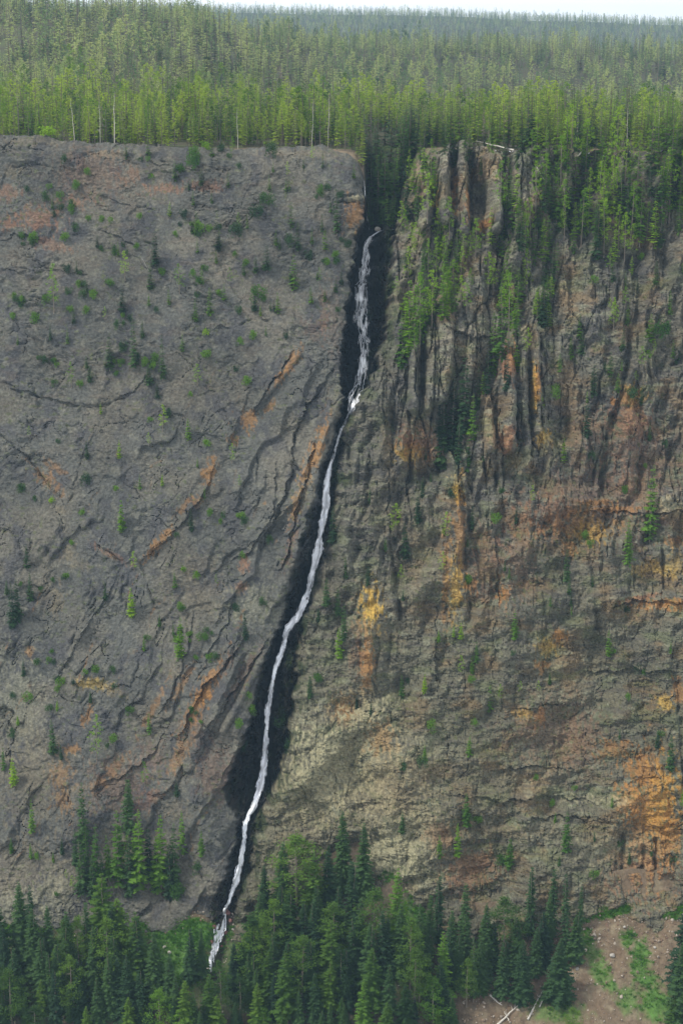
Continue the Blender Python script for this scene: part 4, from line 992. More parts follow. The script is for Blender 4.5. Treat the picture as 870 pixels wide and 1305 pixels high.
# ---- trees and bushes standing on the cliff: x, y of the foot, height in pixels
LT = [(123, 313, 16, 'd'), (68, 274, 20, 'd'), (91, 271, 12, 'b'), (198, 337, 38, 'd'), (192, 366, 28, 'd'), (228, 371, 30, 'm'), (69, 395, 50, 'm'), (159, 354, 30, 'm'), (150, 324, 16, 'm'), (106, 379, 12, 'b'), (156, 395, 28, 'd'), (215, 387, 18, 'm'),
      (190, 388, 12, 'g'), (141, 365, 14, 'b'), (222, 228, 24, 'm'), (188, 196, 22, 'm'), (160, 200, 24, 'm'), (192, 226, 8, 'b'), (85, 345, 12, 'b'), (215, 274, 16, 'g'), (62, 240, 8, 'b'),
      (251, 296, 24, 'm'), (278, 318, 20, 'w'), (343, 241, 16, 'm'), (368, 241, 16, 'm'), (303, 288, 16, 'm'), (315, 290, 16, 'm'), (371, 288, 28, 'm'), (379, 316, 30, 'd'), (340, 342, 26, 'w'), (325, 345, 18, 'w'), (351, 312, 18, 'm'), (413, 317, 22, 'g'), (373, 366, 38, 'm'),
      (293, 360, 18, 'm'), (253, 362, 10, 'b'), (280, 376, 10, 'b'), (324, 394, 18, 'w'), (354, 397, 22, 'm'), (428, 295, 48, 'd'), (434, 360, 18, 'd'), (406, 360, 18, 'm'), (267, 400, 30, 'm'), (262, 186, 8, 'g'), (295, 195, 20, 'm'), (280, 190, 12, 'b'), (345, 200, 16, 'b'), (260, 345, 10, 'b'),
      (65, 432, 18, 'd'), (85, 436, 18, 'm'), (44, 412, 14, 'b'), (139, 468, 36, 'd'), (94, 410, 15, 'd'), (171, 466, 56, 'd'), (181, 430, 20, 'd'), (90, 490, 26, 'm'), (114, 484, 18, 'w'), (110, 467, 14, 'd'), (207, 480, 46, 'd'), (233, 447, 20, 'm'), (190, 488, 22, 'w'), (200, 505, 16, 'w'), (102, 492, 10, 'b'),
      (152, 582, 20, 'g'), (110, 582, 20, 'd'), (207, 547, 28, 'm'), (206, 618, 14, 'g'), (178, 622, 16, 'm'), (190, 565, 14, 'm'), (64, 640, 9, 'g'), (240, 560, 24, 'g'), (252, 490, 24, 'g'), (331, 402, 12, 'g'), (262, 426, 9, 'g'), (313, 490, 14, 'b'), (300, 472, 9, 'b'), (263, 457, 15, 'b'), (295, 588, 22, 'm'), (249, 408, 24, 'm'), (260, 634, 14, 'm'),
      (154, 677, 36, 'g'), (34, 721, 24, 'd'), (17, 797, 50, 'd'), (24, 790, 46, 'd'), (37, 763, 30, 'd'), (10, 755, 16, 'd'), (168, 786, 32, 'g'), (170, 726, 22, 'g'), (132, 764, 18, 'd'), (222, 748, 18, 'm'), (183, 828, 16, 'm'), (230, 836, 44, 'g'), (220, 808, 14, 'm'), (29, 860, 18, 'd'), (203, 798, 14, 'm'), (233, 727, 8, 'g'), (227, 776, 10, 'b'),
      (244, 675, 26, 'd'), (275, 745, 14, 'm'), (313, 813, 32, 'd'), (300, 778, 12, 'b'), (343, 692, 10, 'b'), (334, 770, 12, 'b'), (68, 958, 38, 'd'), (78, 965, 18, 'd'), (190, 934, 24, 'm'), (18, 1000, 32, 'g'), (4, 980, 26, 'm'), (41, 1060, 40, 'm'), (124, 965, 50, 'm'), (184, 1000, 28, 'm'), (226, 1010, 16, 'w'), (165, 1030, 34, 'd'), (14, 940, 12, 'b'), (15, 890, 10, 'b'), (62, 905, 10, 'd'), (115, 893, 14, 'd'), (143, 945, 14, 'b'),
      (40, 1092, 18, 'm'), (68, 1096, 12, 'm'), (80, 1085, 20, 'd'), (84, 1118, 12, 'g'), (14, 1085, 18, 'm'), (92, 1130, 16, 'm'), (73, 1140, 8, 'b'), (320, 910, 14, 'b'), (303, 925, 14, 'b'), (316, 890, 10, 'b'), (353, 930, 20, 'b'), (365, 960, 14, 'b'), (258, 1085, 30, 'm'), (252, 1110, 16, 'b'), (305, 965, 18, 'b'),
      (106, 1082, 76, 'd'), (96, 1100, 40, 'd'), (122, 1122, 66, 'm'), (150, 1126, 84, 'm'), (138, 1118, 50, 'm'), (164, 1140, 70, 'd'), (178, 1132, 90, 'm'), (190, 1120, 60, 'd'), (205, 1126, 80, 'm'), (214, 1132, 50, 'm'), (172, 1118, 60, 'm'), (198, 1136, 50, 'd'), (130, 1130, 40, 'd'), (112, 1125, 44, 'd'), (225, 1145, 20, 'b')]
RT = [(632, 275, 52, 'g'), (650, 297, 50, 'm'), (642, 270, 34, 'm'), (660, 320, 50, 'd'), (520, 458, 84, 'g'), (532, 436, 72, 'm'), (540, 428, 74, 'm'), (548, 418, 60, 'g'), (560, 412, 48, 'g'), (575, 402, 42, 'm'), (512, 470, 60, 'm'), (528, 425, 50, 'g'), (552, 400, 40, 'm'), (566, 395, 44, 'g'),
      (565, 592, 82, 'd'), (576, 572, 80, 'd'), (590, 556, 90, 'd'), (600, 560, 50, 'm'), (583, 588, 50, 'd'), (560, 560, 50, 'd'), (594, 600, 40, 'm'), (608, 520, 46, 'd'), (628, 480, 70, 'm'), (636, 462, 84, 'm'), (645, 440, 76, 'm'), (640, 500, 50, 'd'), (654, 428, 70, 'm'), (618, 500, 48, 'd'), (613, 503, 26, 'g'),
      (768, 268, 46, 'g'), (783, 332, 40, 'g'), (718, 300, 44, 'g'), (766, 300, 60, 'g'), (690, 408, 44, 'd'), (684, 400, 30, 'g'), (776, 345, 26, 'g'), (655, 475, 30, 'g'), (668, 455, 30, 'm'), (740, 450, 26, 'w'), (752, 505, 36, 'd'), (744, 556, 46, 'd'), (688, 530, 22, 'g'), (717, 588, 26, 'g'), (826, 435, 30, 'g'), (832, 450, 14, 'g'), (825, 455, 10, 'g'), (779, 420, 30, 'g'),
      (780, 414, 30, 'm'), (795, 390, 22, 'g'), (703, 375, 24, 'm'), (775, 478, 26, 'm'), (807, 485, 12, 'm'), (827, 560, 20, 'd'), (720, 738, 34, 'd'), (722, 755, 20, 'd'), (797, 720, 52, 'm'), (795, 705, 34, 'm'), (826, 686, 80, 'm'), (675, 640, 20, 'm'), (657, 665, 20, 'd'), (646, 735, 14, 'm'), (640, 725, 12, 'd'), (698, 770, 12, 'm'), (725, 780, 12, 'm'), (653, 812, 34, 'm'), (775, 835, 30, 'm'), (605, 841, 24, 'm'), (600, 856, 20, 'm'), (585, 812, 18, 'g'),
      (557, 816, 14, 'g'), (576, 808, 12, 'g'), (585, 857, 22, 'g'), (537, 632, 24, 'd'), (531, 664, 30, 'd'), (503, 680, 34, 'm'), (516, 710, 38, 'd'), (562, 728, 24, 'm'), (567, 690, 34, 'm'), (600, 672, 26, 'd'), (432, 838, 34, 'g'), (430, 782, 30, 'd'), (438, 812, 40, 'd'), (395, 888, 26, 'd'), (440, 735, 24, 'd'), (468, 744, 22, 'd'), (490, 700, 16, 'm'), (424, 690, 36, 'd'),
      (512, 888, 26, 'm'), (540, 882, 22, 'g'), (510, 740, 20, 'm'), (470, 640, 20, 'd'), (622, 905, 30, 'm'), (634, 890, 20, 'm'), (593, 1050, 38, 'm'), (582, 1090, 40, 'g'), (558, 1088, 26, 'm'), (511, 1058, 24, 'd'), (648, 1105, 34, 'm'), (719, 1082, 46, 'm'), (865, 1028, 26, 'g'), (834, 950, 20, 'd'), (848, 975, 40, 'd'), (596, 960, 24, 'm'), (540, 965, 18, 'm'), (685, 880, 14, 'm'), (700, 870, 14, 'm'), (660, 880, 14, 'm'),
      (703, 1030, 10, 'b'), (790, 1080, 10, 'b'), (820, 860, 8, 'b'), (405, 790, 16, 'd'), (415, 770, 30, 'd'), (405, 870, 14, 'b'), (750, 695, 10, 'b'), (548, 930, 14, 'b'), (850, 400, 26, 'm'), (862, 460, 30, 'd'), (812, 300, 36, 'm'), (840, 285, 50, 'm'), (862, 300, 40, 'm'), (868, 350, 24, 'm')]
CNV = {'d': 'cliff_dark', 'm': 'cliff_conifer', 'g': 'cliff_bright', 'w': 'wide_dark'}
def in_poly(x, y, poly):
    c = False; j = len(poly) - 1
    for i in range(len(poly)):
        xi, yi = poly[i]; xj, yj = poly[j]
        if (yi > y) != (yj > y) and x < (xj - xi) * (y - yi) / (yj - yi) + xi: c = not c
        j = i
    return c
def scatter(poly, n, h0, h1, kinds, mind):
    xs = [p[0] for p in poly]; ys = [p[1] for p in poly]; pts = []
    for _ in range(n * 30):
        if len(pts) >= n: break
        x = rnd.uniform(min(xs), max(xs)); y = rnd.uniform(min(ys), max(ys))
        if not in_poly(x, y, poly): continue
        if any(abs(x - a) < mind and abs(y - b) < mind * 1.6 for a, b, *_ in pts): continue
        pts.append((x, y, rnd.uniform(h0, h1), rnd.choice(kinds)))
    return pts
RT += scatter([(508, 290), (560, 290), (610, 320), (604, 390), (520, 462), (500, 400)], 44, 22, 48, 'ggmm', 5)
RT += scatter([(640, 245), (700, 260), (715, 330), (690, 420), (640, 430), (605, 350), (630, 300)], 44, 24, 50, 'ggmmd', 5)
RT += scatter([(670, 186), (880, 190), (880, 300), (790, 335), (730, 320), (690, 270)], 105, 30, 66, 'ggmmd', 5)
RT += scatter([(512, 235), (545, 195), (560, 260), (540, 300), (510, 300)], 14, 26, 50, 'gmd', 5)
RT += scatter([(555, 190), (680, 192), (680, 225), (560, 215)], 16, 14, 34, 'gmmd', 5)
RT += scatter([(690, 330), (870, 320), (870, 520), (700, 520)], 26, 10, 26, 'mmbgd', 12)
RT += scatter([(530, 560), (870, 560), (870, 1120), (600, 1120), (440, 900)], 46, 7, 17, 'bbmd', 18)
LT += scatter([(108, 1060), (240, 1050), (240, 1150), (60, 1150)], 10, 36, 72, 'ddm', 6)
LT += scatter([(240, 195), (455, 205), (440, 400), (240, 400)], 46, 8, 20, 'bbmmd', 10)
LT += scatter([(5, 195), (240, 200), (240, 470), (5, 500)], 24, 7, 14, 'bbm', 14)
LT += scatter([(5, 500), (330, 500), (300, 800), (60, 1120), (5, 1120)], 34, 6, 14, 'bbmg', 16)
def clusters(poly, nc, n, kinds, h0, h1, spread):
    out = []
    for (cx_, cy_, _, _) in scatter(poly, nc, 1, 2, 'b', 12):
        for _ in range(rnd.randint(2, n)):
            out.append((cx_ + rnd.gauss(0, spread), cy_ + rnd.gauss(0, spread * .5), rnd.uniform(h0, h1), rnd.choice(kinds)))
    return out
LT += clusters([(12, 200), (440, 215), (425, 420), (300, 520), (12, 500)], 22, 5, 'bbmd', 5, 13, 9)
LT += clusters([(12, 520), (320, 520), (300, 740), (240, 1000), (12, 1000)], 9, 4, 'bbm', 5, 12, 9)
def cliff_section(x, y, side):
    if side == 'L':
        c = 'far left' if x < 100 else ('left centre' if x < 210 else ('inner' if x < 320 else 'gorge side'))
    else:
        c = 'gorge side' if x < 520 else ('pillars' if x < 610 else ('gully' if x < 700 else ('right centre' if x < 790 else 'far right')))
    rws = [230, 290, 350, 410, 480, 600, 740, 900, 1050, 1300]
    r_ = next(i for i, v in enumerate(rws) if y < v)
    if side == 'R' and c == 'right centre' and x < 745: c = 'centre'
    if side == 'R' and c == 'far right' and x < 830: c = 'outer'
    return 'C|%s|%s|%d' % (side, c, r_)
for side, lst in (('L', LT), ('R', RT)):
    for (x, y, hp, k) in lst:
        p = cliff_point(x, y)
        dep = p.y * math.cos(THETA) - p.z * math.sin(THETA)
        h = hp * dep / F_PX * 1.28
        sec = cliff_section(x, y, side)
        if k == 'b' or hp < 11:
            mm = 'bright' if k == 'g' else ('dark' if k == 'd' or rnd.random() < .35 else 'mid')
            s_ = max(h, 2.6) * .95
            single('cliff_bush', rnd.choice(BUSH[mm]), p + Vector((0, -.3, -.3)), (s_ * .75, s_ * .75, s_ * rnd.uniform(.8, 1.1)), (0, 0, rnd.uniform(0, 6.28)), sec,
                   {'bright': 'bright green', 'dark': 'dark', 'mid': 'green'}[mm], 'bush', 'bush', 'bushes rooted on the cliff')
        else:
            wd = 1.0 if hp < 40 else .78
            bright = k == 'g' or (k == 'm' and rnd.random() < .25)
            tree('cliff_pine' if bright else 'cliff_conifer', ('cliff_pine' if rnd.random() < .5 else 'cliff_bright') if k == 'g' else ('cliff_pine' if bright else CNV[k]), p + Vector((0, -.4, -.5)), h, wd * rnd.uniform(.85, 1.15), 0, sec, size_word(hp, 18, 40) + ' ' + LOOKS[CNV[k]], 'tree', 'pine' if bright else 'conifer', 'conifers growing on the cliff')

# ---- front rows of the rim forest, 300 of them one by one
def rim_section(px, d):
    cuts = [(112, 'a'), (222, 'b'), (335, 'c'), (462, 'd'), (528, 'e'), (604, 'f'), (684, 'g'), (772, 'h'), (2000, 'i')]
    s = next(k for v, k in cuts if px < v)
    return 'R|%s|%d' % (s, 0 if d < 7 else (1 if d < 15 else 2))
rp = []
tries = 0
for q_ in range(11):
    px = 472 + q_ * 3.1; d = rnd.uniform(1.0, 5.5)
    x, y, z = (float(v) for v in plateau_xyz(np.array(px), np.array(d))); rp.append((x, y, z, px, d))
while len(rp) < 300 and tries < 60000:
    tries += 1
    px = rnd.uniform(-14, 884); d = rnd.uniform(1.2, 25)
    if 470 < px < 506 and d < 2.5: continue
    if px < 60 and d < 4: continue
    md = 2.0 if px > 465 else 2.4
    x, y, z = (float(v) for v in plateau_xyz(np.array(px), np.array(d)))
    if any((x - a[0]) ** 2 + (y - a[1]) ** 2 < md * md for a in rp): continue
    rp.append((x, y, z, px, d))
for (x, y, z, px, d) in rp:
    ravine = 462 < px < 535
    if ravine: st, h = rnd.choice(['rim_dark', 'cliff_conifer', 'cliff_conifer']), (rnd.uniform(16, 27) if d > 6 or px > 506 else rnd.uniform(9, 14))
    elif px < 462: st, h = rnd.choice(['rim_pine', 'rim_spruce', 'rim_pine', 'rim_spruce', 'rim_spruce']), rnd.uniform(7, 21)
    else: st, h = rnd.choice(['rim_pine', 'rim_spruce', 'rim_spruce', 'rim_spruce', 'rim_dark']), rnd.uniform(9, 25)
    if rnd.random() < .06: st = 'dead'
    nm = {'rim_pine': 'pine_tree', 'dead': 'dead_tree'}.get(st, 'spruce_tree')
    tree(nm, st, Vector((x, y, z - .3)), h, rnd.uniform(.85, 1.25), 0, rim_section(px, d), size_word(h, 13, 18) + ' ' + LOOKS[st], 'dead tree' if st == 'dead' else 'tree', None,
         'dead trees in the rim forest' if st == 'dead' else 'trees along the canyon rim')

# ---- pale bare snags on the rim
for (px, d, h, lab) in [(95, 2, 18, 'pale bare snag on the left rim beside the round rim bush'), (146, 1.5, 22, 'tallest white snag standing on the edge of the left rim'), (128, 9, 20, 'leaning grey snag in the left rim forest behind the edge'),
                        (303, 4, 17, 'pale snag on the rim above the middle of the left wall'), (397, 5, 20, 'pale snag on the rim near the rounded corner by the gorge'),
                        (418, 8, 22, 'grey snag nearest the gorge on the left rim'), (735, 2, 17, 'pale snag above the gravelly ledge on the right rim'), (798, 3, 19, 'grey snag in the trees on the right rim'), (838, 10, 20, 'rightmost grey snag on the right rim')]:
    x, y, z = (float(v) for v in plateau_xyz(np.array(float(px)), np.array(float(d))))
    o = link('snag', rnd.choice(SNAG), None, None, (x, y, z - .2)); o.scale = (h, h, h); o.rotation_euler = (0, rnd.uniform(-.06, .06), rnd.uniform(0, 6))
    tag(o, lab, 'dead tree', 'pale snags on the rim')
for (px, py, h, tl, lab) in [(765, 240, 14, .02, 'slim bare snag on the slope below the right rim'), (840, 245, 12, .2, 'leaning bare snag at the right edge below the rim'), (587, 1262, 7, .05, 'short broken snag in the valley beside the dark spruces'),
                             (190, 345, 7, -.5, 'leaning white snag on the left wall beside the dark conifer')]:
    p = cliff_point(px, py) if py < 1100 else talus_at(px, py)
    o = link('snag', rnd.choice(SNAG), None, None, p); o.scale = (h, h, h); o.rotation_euler = (0, tl, rnd.uniform(0, 6) if tl < .1 and tl > 0 else 0)
    tag(o, lab, 'dead tree', 'bare snags on the slopes')
# round bush on the left rim
for (px, d, s, mm, lab) in [(62, 1.5, 6.5, 'bright', 'round bright green bush on the edge of the left rim'), (262, .8, 3.4, 'bright', 'low bright green bush on the left rim above the middle of the wall')]:
    x, y, z = (float(v) for v in plateau_xyz(np.array(float(px)), np.array(float(d))))
    o = link('rim_bush', BUSH[mm][0], None, None, (x, y, z - .4)); o.scale = (s, s, s * .9)
    tag(o, lab, 'bush')

# ---- fallen logs
def log_between(a, b, r, lab, up=0.4):
    a = Vector(a); b = Vector(b); L = (b - a).length
    vs_, fs_ = [], []
    rg = random.Random(int(L * 100))
    prev = np.zeros(3)
    for k in range(5):
        nx = np.array((rg.uniform(-.15, .15), rg.uniform(-.15, .15), L * (k + 1) / 5)); tube(vs_, fs_, prev, nx, r * (1 - .15 * k), r * (1 - .15 * (k + 1)), 7); prev = nx
    for k in range(5):
        z0 = L * rg.uniform(.4, .95); an = rg.uniform(0, 6.28); l2 = rg.uniform(.5, 1.6)
        tube(vs_, fs_, (0, 0, z0), (math.cos(an) * l2, math.sin(an) * l2, z0 + l2 * .6), r * .3, r * .1, 4)
    o = link('fallen_log', mk('fallen_log', (np.array(vs_), np.array(fs_)), M['pale_wood']), None, None, a + Vector((0, -.3, up)))
    o.rotation_euler = (b - a).to_track_quat('Z', 'Y').to_euler()
    tag(o, lab, 'log', 'fallen logs'); return o
def pp_(px, d):
    return Vector([float(v) for v in plateau_xyz(np.array(float(px)), np.array(float(d)))])
log_between(cliff_point(653, 197) + Vector((0, -2, 1.5)), pp_(606, 9) + Vector((0, 0, 2.5)), .38, 'long pale fallen log slanting across the right rim', .6)
log_between(cliff_point(735, 200) + Vector((0, -1.5, .5)), cliff_point(744, 189) + Vector((0, -1.5, 1)), .3, 'short pale log on the right rim beside the snag')
log_between(cliff_point(691, 232) + Vector((0, -1, .3)), cliff_point(681, 215) + Vector((0, -1, .3)), .25, 'thin pale log lying on the cliff below the right rim')
for a, b_, r_, lab in [((671, 1300), (697, 1250), .35, 'longest pale log on the talus below the dark spruces'), ((685, 1286), (696, 1265), .25, 'shorter pale log beside the longest one on the talus'),
                       ((631, 1306), (660, 1281), .38, 'thick pale log at the bottom edge of the picture'), ((648, 1304), (641, 1290), .22, 'thin pale log crossing the thick one at the bottom edge'), ((623, 1269), (637, 1283), .36, 'short pale log left of the other logs on the talus')]:
    log_between(talus_at(*a), talus_at(*b_), r_, lab)

# ---- boulders at the foot of the falls
M['red_rock'] = plain_mat('reddish_wet_boulder', (0.10, 0.045, 0.04), (0.22, 0.10, 0.085), .8, .6, .5)
M['pale_rock'] = plain_mat('pale_boulder', (0.26, 0.24, 0.21), (0.42, 0.39, 0.34), .8, .9, .5)
def rock_mesh(seed, mat):
    rg = random.Random(seed)
    import bmesh
    bm = bmesh.new(); bmesh.ops.create_icosphere(bm, subdivisions=2, radius=.5)
    s = Vector((rg.uniform(.8, 1.3), rg.uniform(.7, 1.1), rg.uniform(.55, .9)))
    planes = [(Vector((rg.gauss(0, 1), rg.gauss(0, 1), rg.gauss(0, 1))).normalized(), rg.uniform(.28, .42)) for _ in range(9)]
    for v in bm.verts:
        for n_, d_ in planes:
            k = v.co.dot(n_) - d_
            if k > 0: v.co -= n_ * k * .9
        v.co = Vector((v.co.x * s.x, v.co.y * s.y, v.co.z * s.z)) * rg.uniform(.97, 1.03)
    me_ = bpy.data.meshes.new('boulder'); bm.to_mesh(me_); bm.free(); me_.materials.append(mat); return me_
RED = [rock_mesh(600 + i, M['red_rock']) for i in range(4)]
PALE = [rock_mesh(620 + i, M['pale_rock']) for i in range(4)]
BLD = [(483, 279, 3.0, 'p', 'white boulder at the very lip of the falls'), (286, 1164, 3.0, 'r', 'reddish boulder at the very foot of the falls'), (277, 1170, 2.6, 'r', 'reddish boulder left of the foot of the falls'), (292, 1174, 2.0, 'r', 'small reddish boulder right of the stream below the falls'),
       (271, 1183, 2.2, 'r', 'dark red boulder on the left bank of the stream'), (286, 1190, 2.0, 'r', 'dark red boulder on the right bank of the stream'), (268, 1202, 1.8, 'r', 'small red boulder where the stream narrows'), (280, 1208, 1.6, 'r', 'lowest red boulder beside the stream'), (281, 1180, 1.7, 'r', 'red boulder splitting the stream below the falls'),
       (209, 1208, 1.8, 'p', 'pale boulder on the green slope left of the stream'), (215, 1214, 1.8, 'p', 'lower of two pale boulders on the green slope'), (183, 1166, 1.4, 'p', 'pale boulder at the cliff foot above the green slope'), (297, 1185, 1.2, 'p', 'small pale boulder right of the stream'),
       (625, 1208, 2.6, 'p', 'round pale boulder among the dark valley spruces'), (828, 1170, 1.8, 'p', 'pale boulder at the top of the red talus'), (795, 1182, 1.4, 'p', 'small pale boulder near the top of the talus'), (780, 1218, 2.2, 'p', 'pale boulder in the middle of the red talus'), (733, 1235, 1.6, 'p', 'grey boulder on the left side of the red talus'),
       (447, 1105, 2.6, 'p', 'pale boulder behind the trees at the cliff foot'), (834, 1208, 1.3, 'p', 'small pale boulder on the right of the red talus')]
for (x, y, s, k, lab) in BLD:
    o = link('boulder', rnd.choice(RED if k == 'r' else PALE), None, None, (cliff_point(x, 284) + Vector((-.5, -.5, .8)) if y < 400 else talus_at(x, y) + Vector((0, -.2, s * .15))))
    o.scale = (s, s, s); o.rotation_euler = (rnd.uniform(-.4, .4), rnd.uniform(-.4, .4), rnd.uniform(0, 6)); tag(o, lab, 'boulder', 'boulders at the cliff foot')

# ------------------------------------------------------------------ instanced stuff
def proto_collection(name, meshes):
    c = bpy.data.collections.new(name)
    for k, me_ in enumerate(meshes):
        o = bpy.data.objects.new('%s_form' % name, me_); c.objects.link(o)
    return c
def instancer(name, pts, scales, rots, idx, coll):
    me_ = bpy.data.meshes.new(name)
    me_.vertices.add(len(pts)); me_.vertices.foreach_set('co', np.ascontiguousarray(pts, np.float32).ravel())
    a = me_.attributes.new('size', 'FLOAT_VECTOR', 'POINT'); a.data.foreach_set('vector', np.ascontiguousarray(scales, np.float32).ravel())
    a = me_.attributes.new('turn', 'FLOAT_VECTOR', 'POINT'); a.data.foreach_set('vector', np.ascontiguousarray(rots, np.float32).ravel())
    a = me_.attributes.new('form', 'INT', 'POINT'); a.data.foreach_set('value', np.ascontiguousarray(idx, np.int32))
    o = link(name, me_)
    g_ = bpy.data.node_groups.new(name, 'GeometryNodeTree')
    g_.interface.new_socket('Geometry', in_out='INPUT', socket_type='NodeSocketGeometry')
    g_.interface.new_socket('Geometry', in_out='OUTPUT', socket_type='NodeSocketGeometry')
    N = g_.nodes; gi = N.new('NodeGroupInput'); go = N.new('NodeGroupOutput')
    ci_ = N.new('GeometryNodeCollectionInfo'); ci_.inputs['Collection'].default_value = coll
    ci_.inputs['Separate Children'].default_value = True; ci_.inputs['Reset Children'].default_value = True
    ip = N.new('GeometryNodeInstanceOnPoints'); ip.inputs['Pick Instance'].default_value = True
    def na(nm, ty):
        q = N.new('GeometryNodeInputNamedAttribute'); q.data_type = ty; q.inputs['Name'].default_value = nm; return q.outputs[0]
    g_.links.new(gi.outputs[0], ip.inputs['Points']); g_.links.new(ci_.outputs[0], ip.inputs['Instance'])
    g_.links.new(na('form', 'INT'), ip.inputs['Instance Index']); g_.links.new(na('size', 'FLOAT_VECTOR'), ip.inputs['Scale'])
    g_.links.new(na('turn', 'FLOAT_VECTOR'), ip.inputs['Rotation'])
    g_.links.new(ip.outputs[0], go.inputs[0])
    md = o.modifiers.new('scatter', 'NODES'); md.node_group = g_
    return o

def far_tree(seed, kind):
    tv, tf = trunk_mesh('t', seed, r=.010 if kind != 'dead' else .012)
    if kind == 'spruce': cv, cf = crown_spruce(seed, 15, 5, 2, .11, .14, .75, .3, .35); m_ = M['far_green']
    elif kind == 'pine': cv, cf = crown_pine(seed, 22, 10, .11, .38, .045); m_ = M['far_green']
    elif kind == 'dark': cv, cf = crown_spruce(seed, 15, 5, 2, .12, .08, .8, .4, .3); m_ = M['dark_green']
    elif kind == 'rim': cv, cf = crown_spruce(seed, 16, 5, 2, .115, .14, .75, .3, .35); m_ = M['rim_green']
    elif kind == 'rimpine': cv, cf = crown_pine(seed, 24, 11, .11, .38, .042); m_ = M['rim_green']
    else:
        cv, cf = crown_spruce(seed, 9, 4, 1, .06, .3, .7, .2, .5, .3); m_ = M['dead_twigs']
        return joined('far_tree', [(tv, tf, M['dead_twigs']), (cv, cf, m_)])
    return joined('far_tree', [(tv, tf, M['bark']), (cv, cf, m_)])
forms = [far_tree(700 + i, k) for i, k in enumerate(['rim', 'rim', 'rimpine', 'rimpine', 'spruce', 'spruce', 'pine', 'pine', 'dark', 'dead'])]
fc = proto_collection('forest', forms)
pts, scl, rot, fid = [], [], [], []
def band(y0, y1, sp, hm, near):
    y = y0
    while y < y1:
        half_l, half_r = -110, 975
        n_ = int((half_r - half_l) / F_PX * y * 1.02 / sp)
        ps = half_l + (half_r - half_l) * (np.arange(n_) + npr.uniform(0, 1, n_)) / n_
        ry, rz = rim_at(ps)
        d = y - 715 + npr.uniform(-sp / 2, sp / 2, n_)
        x, yy, z = plateau_xyz(ps, d + 715 - ry)
        ok = (yy - ry > (25 if y < 760 else 20))
        dens = fbm(x / 60, yy / 60, 2, 260)
        ok &= ((dens > -0.05) & (fbm(x / 22, yy / 30, 2, 264) > -.3)) | (npr.uniform(0, 1, n_) < .3)
        h = hm * (.34 + .95 * npr.uniform(0, 1, n_)) * (1 + .45 * fbm(x / 28, yy / 40, 2, 263))
        spec = fbm(x / 110 + 5, yy / 110, 2, 261) + npr.uniform(-.35, .35, n_)
        u = npr.uniform(0, 1, n_)
        pch = .22 * np.clip(fbm(x / 30, yy / 30, 2, 265) * 2.5, -1, 1)
        fn = np.where(u < .42, npr.randint(0, 2, n_), np.where(u < .80 + pch, npr.randint(2, 4, n_), 8))
        ff_ = np.where(spec > .0, npr.randint(6, 8, n_), npr.randint(4, 6, n_)); ff_ = np.where(u < .16, 8, ff_)
        f = np.where(npr.uniform(0, 1, n_) < sst(1350, 850, yy + 160 * dens), fn, ff_)
        dead_p = .07 if near else .10 + .25 * sst(-.1, .4, fbm(x / 150, yy / 150, 2, 262)) * (y < 2600)
        f = np.where(npr.uniform(0, 1, n_) < dead_p, 9, f)
        rav = (ps > 462) & (ps < 535) & (yy < 800); f = np.where(rav, 8, f)
        for k in np.nonzero(ok)[0]:
            pts.append((x[k], yy[k], z[k] - .4)); wd = h[k] * npr.uniform(.9, 1.5); scl.append((wd, wd, h[k])); rot.append((0, 0, npr.uniform(0, 6.28))); fid.append(int(f[k]))
        y += sp
band(738, 880, 4.0, 18, True)
band(880, 960, 4.2, 18, True)
band(960, 1250, 5.8, 20, False)
band(1250, 1800, 8.6, 26, False)
band(1800, 2450, 8.4, 24, False)
band(4700, 6600, 15, 26, False)
print('far trees', len(pts))
ff = instancer('distant_forest', pts, scl, rot, fid, fc)
tag(ff, 'conifer forest covering the plateau behind the rim', 'forest', None, 'stuff')

# loose stones on the talus
sc_ = proto_collection('stone', [rock_mesh(640 + i, plain_mat('talus_stone_%s' % 'abc'[i], [(0.11, .07, .05), (.15, .11, .08), (.22, .18, .14)][i], [(0.20, .13, .09), (.24, .19, .14), (.36, .31, .25)][i], .8)) for i in range(3)])
sp_, ss_, sr_, si_ = [], [], [], []
nr_t, nc_t = TC.shape
for _ in range(26000):
    i = rnd.randrange(3, nr_t - 1); j = rnd.randrange(0, nc_t)
    if tpy[i, j] > 1330 or not (-20 < tpx[i, j] < 890): continue
    talz = tpx[i, j] > 590 or (180 < tpx[i, j] < 320 and rnd.random() < .3) or rnd.random() < .15
    if not talz or gm[i, j] > .5 and rnd.random() < .85: continue
    s = min(2.4, .25 + rnd.expovariate(3.6))
    p = tal[i, j]
    sp_.append((p[0] + rnd.uniform(-.6, .6), p[1] + rnd.uniform(-.8, .8), p[2] + .05)); ss_.append((s, s, s)); sr_.append((rnd.uniform(0, 6), rnd.uniform(0, 6), rnd.uniform(0, 6))); si_.append(rnd.randrange(3))
o = instancer('talus_stones', sp_, ss_, sr_, si_, sc_)
tag(o, 'loose reddish stones strewn over the talus slope', 'stones', None, 'stuff')

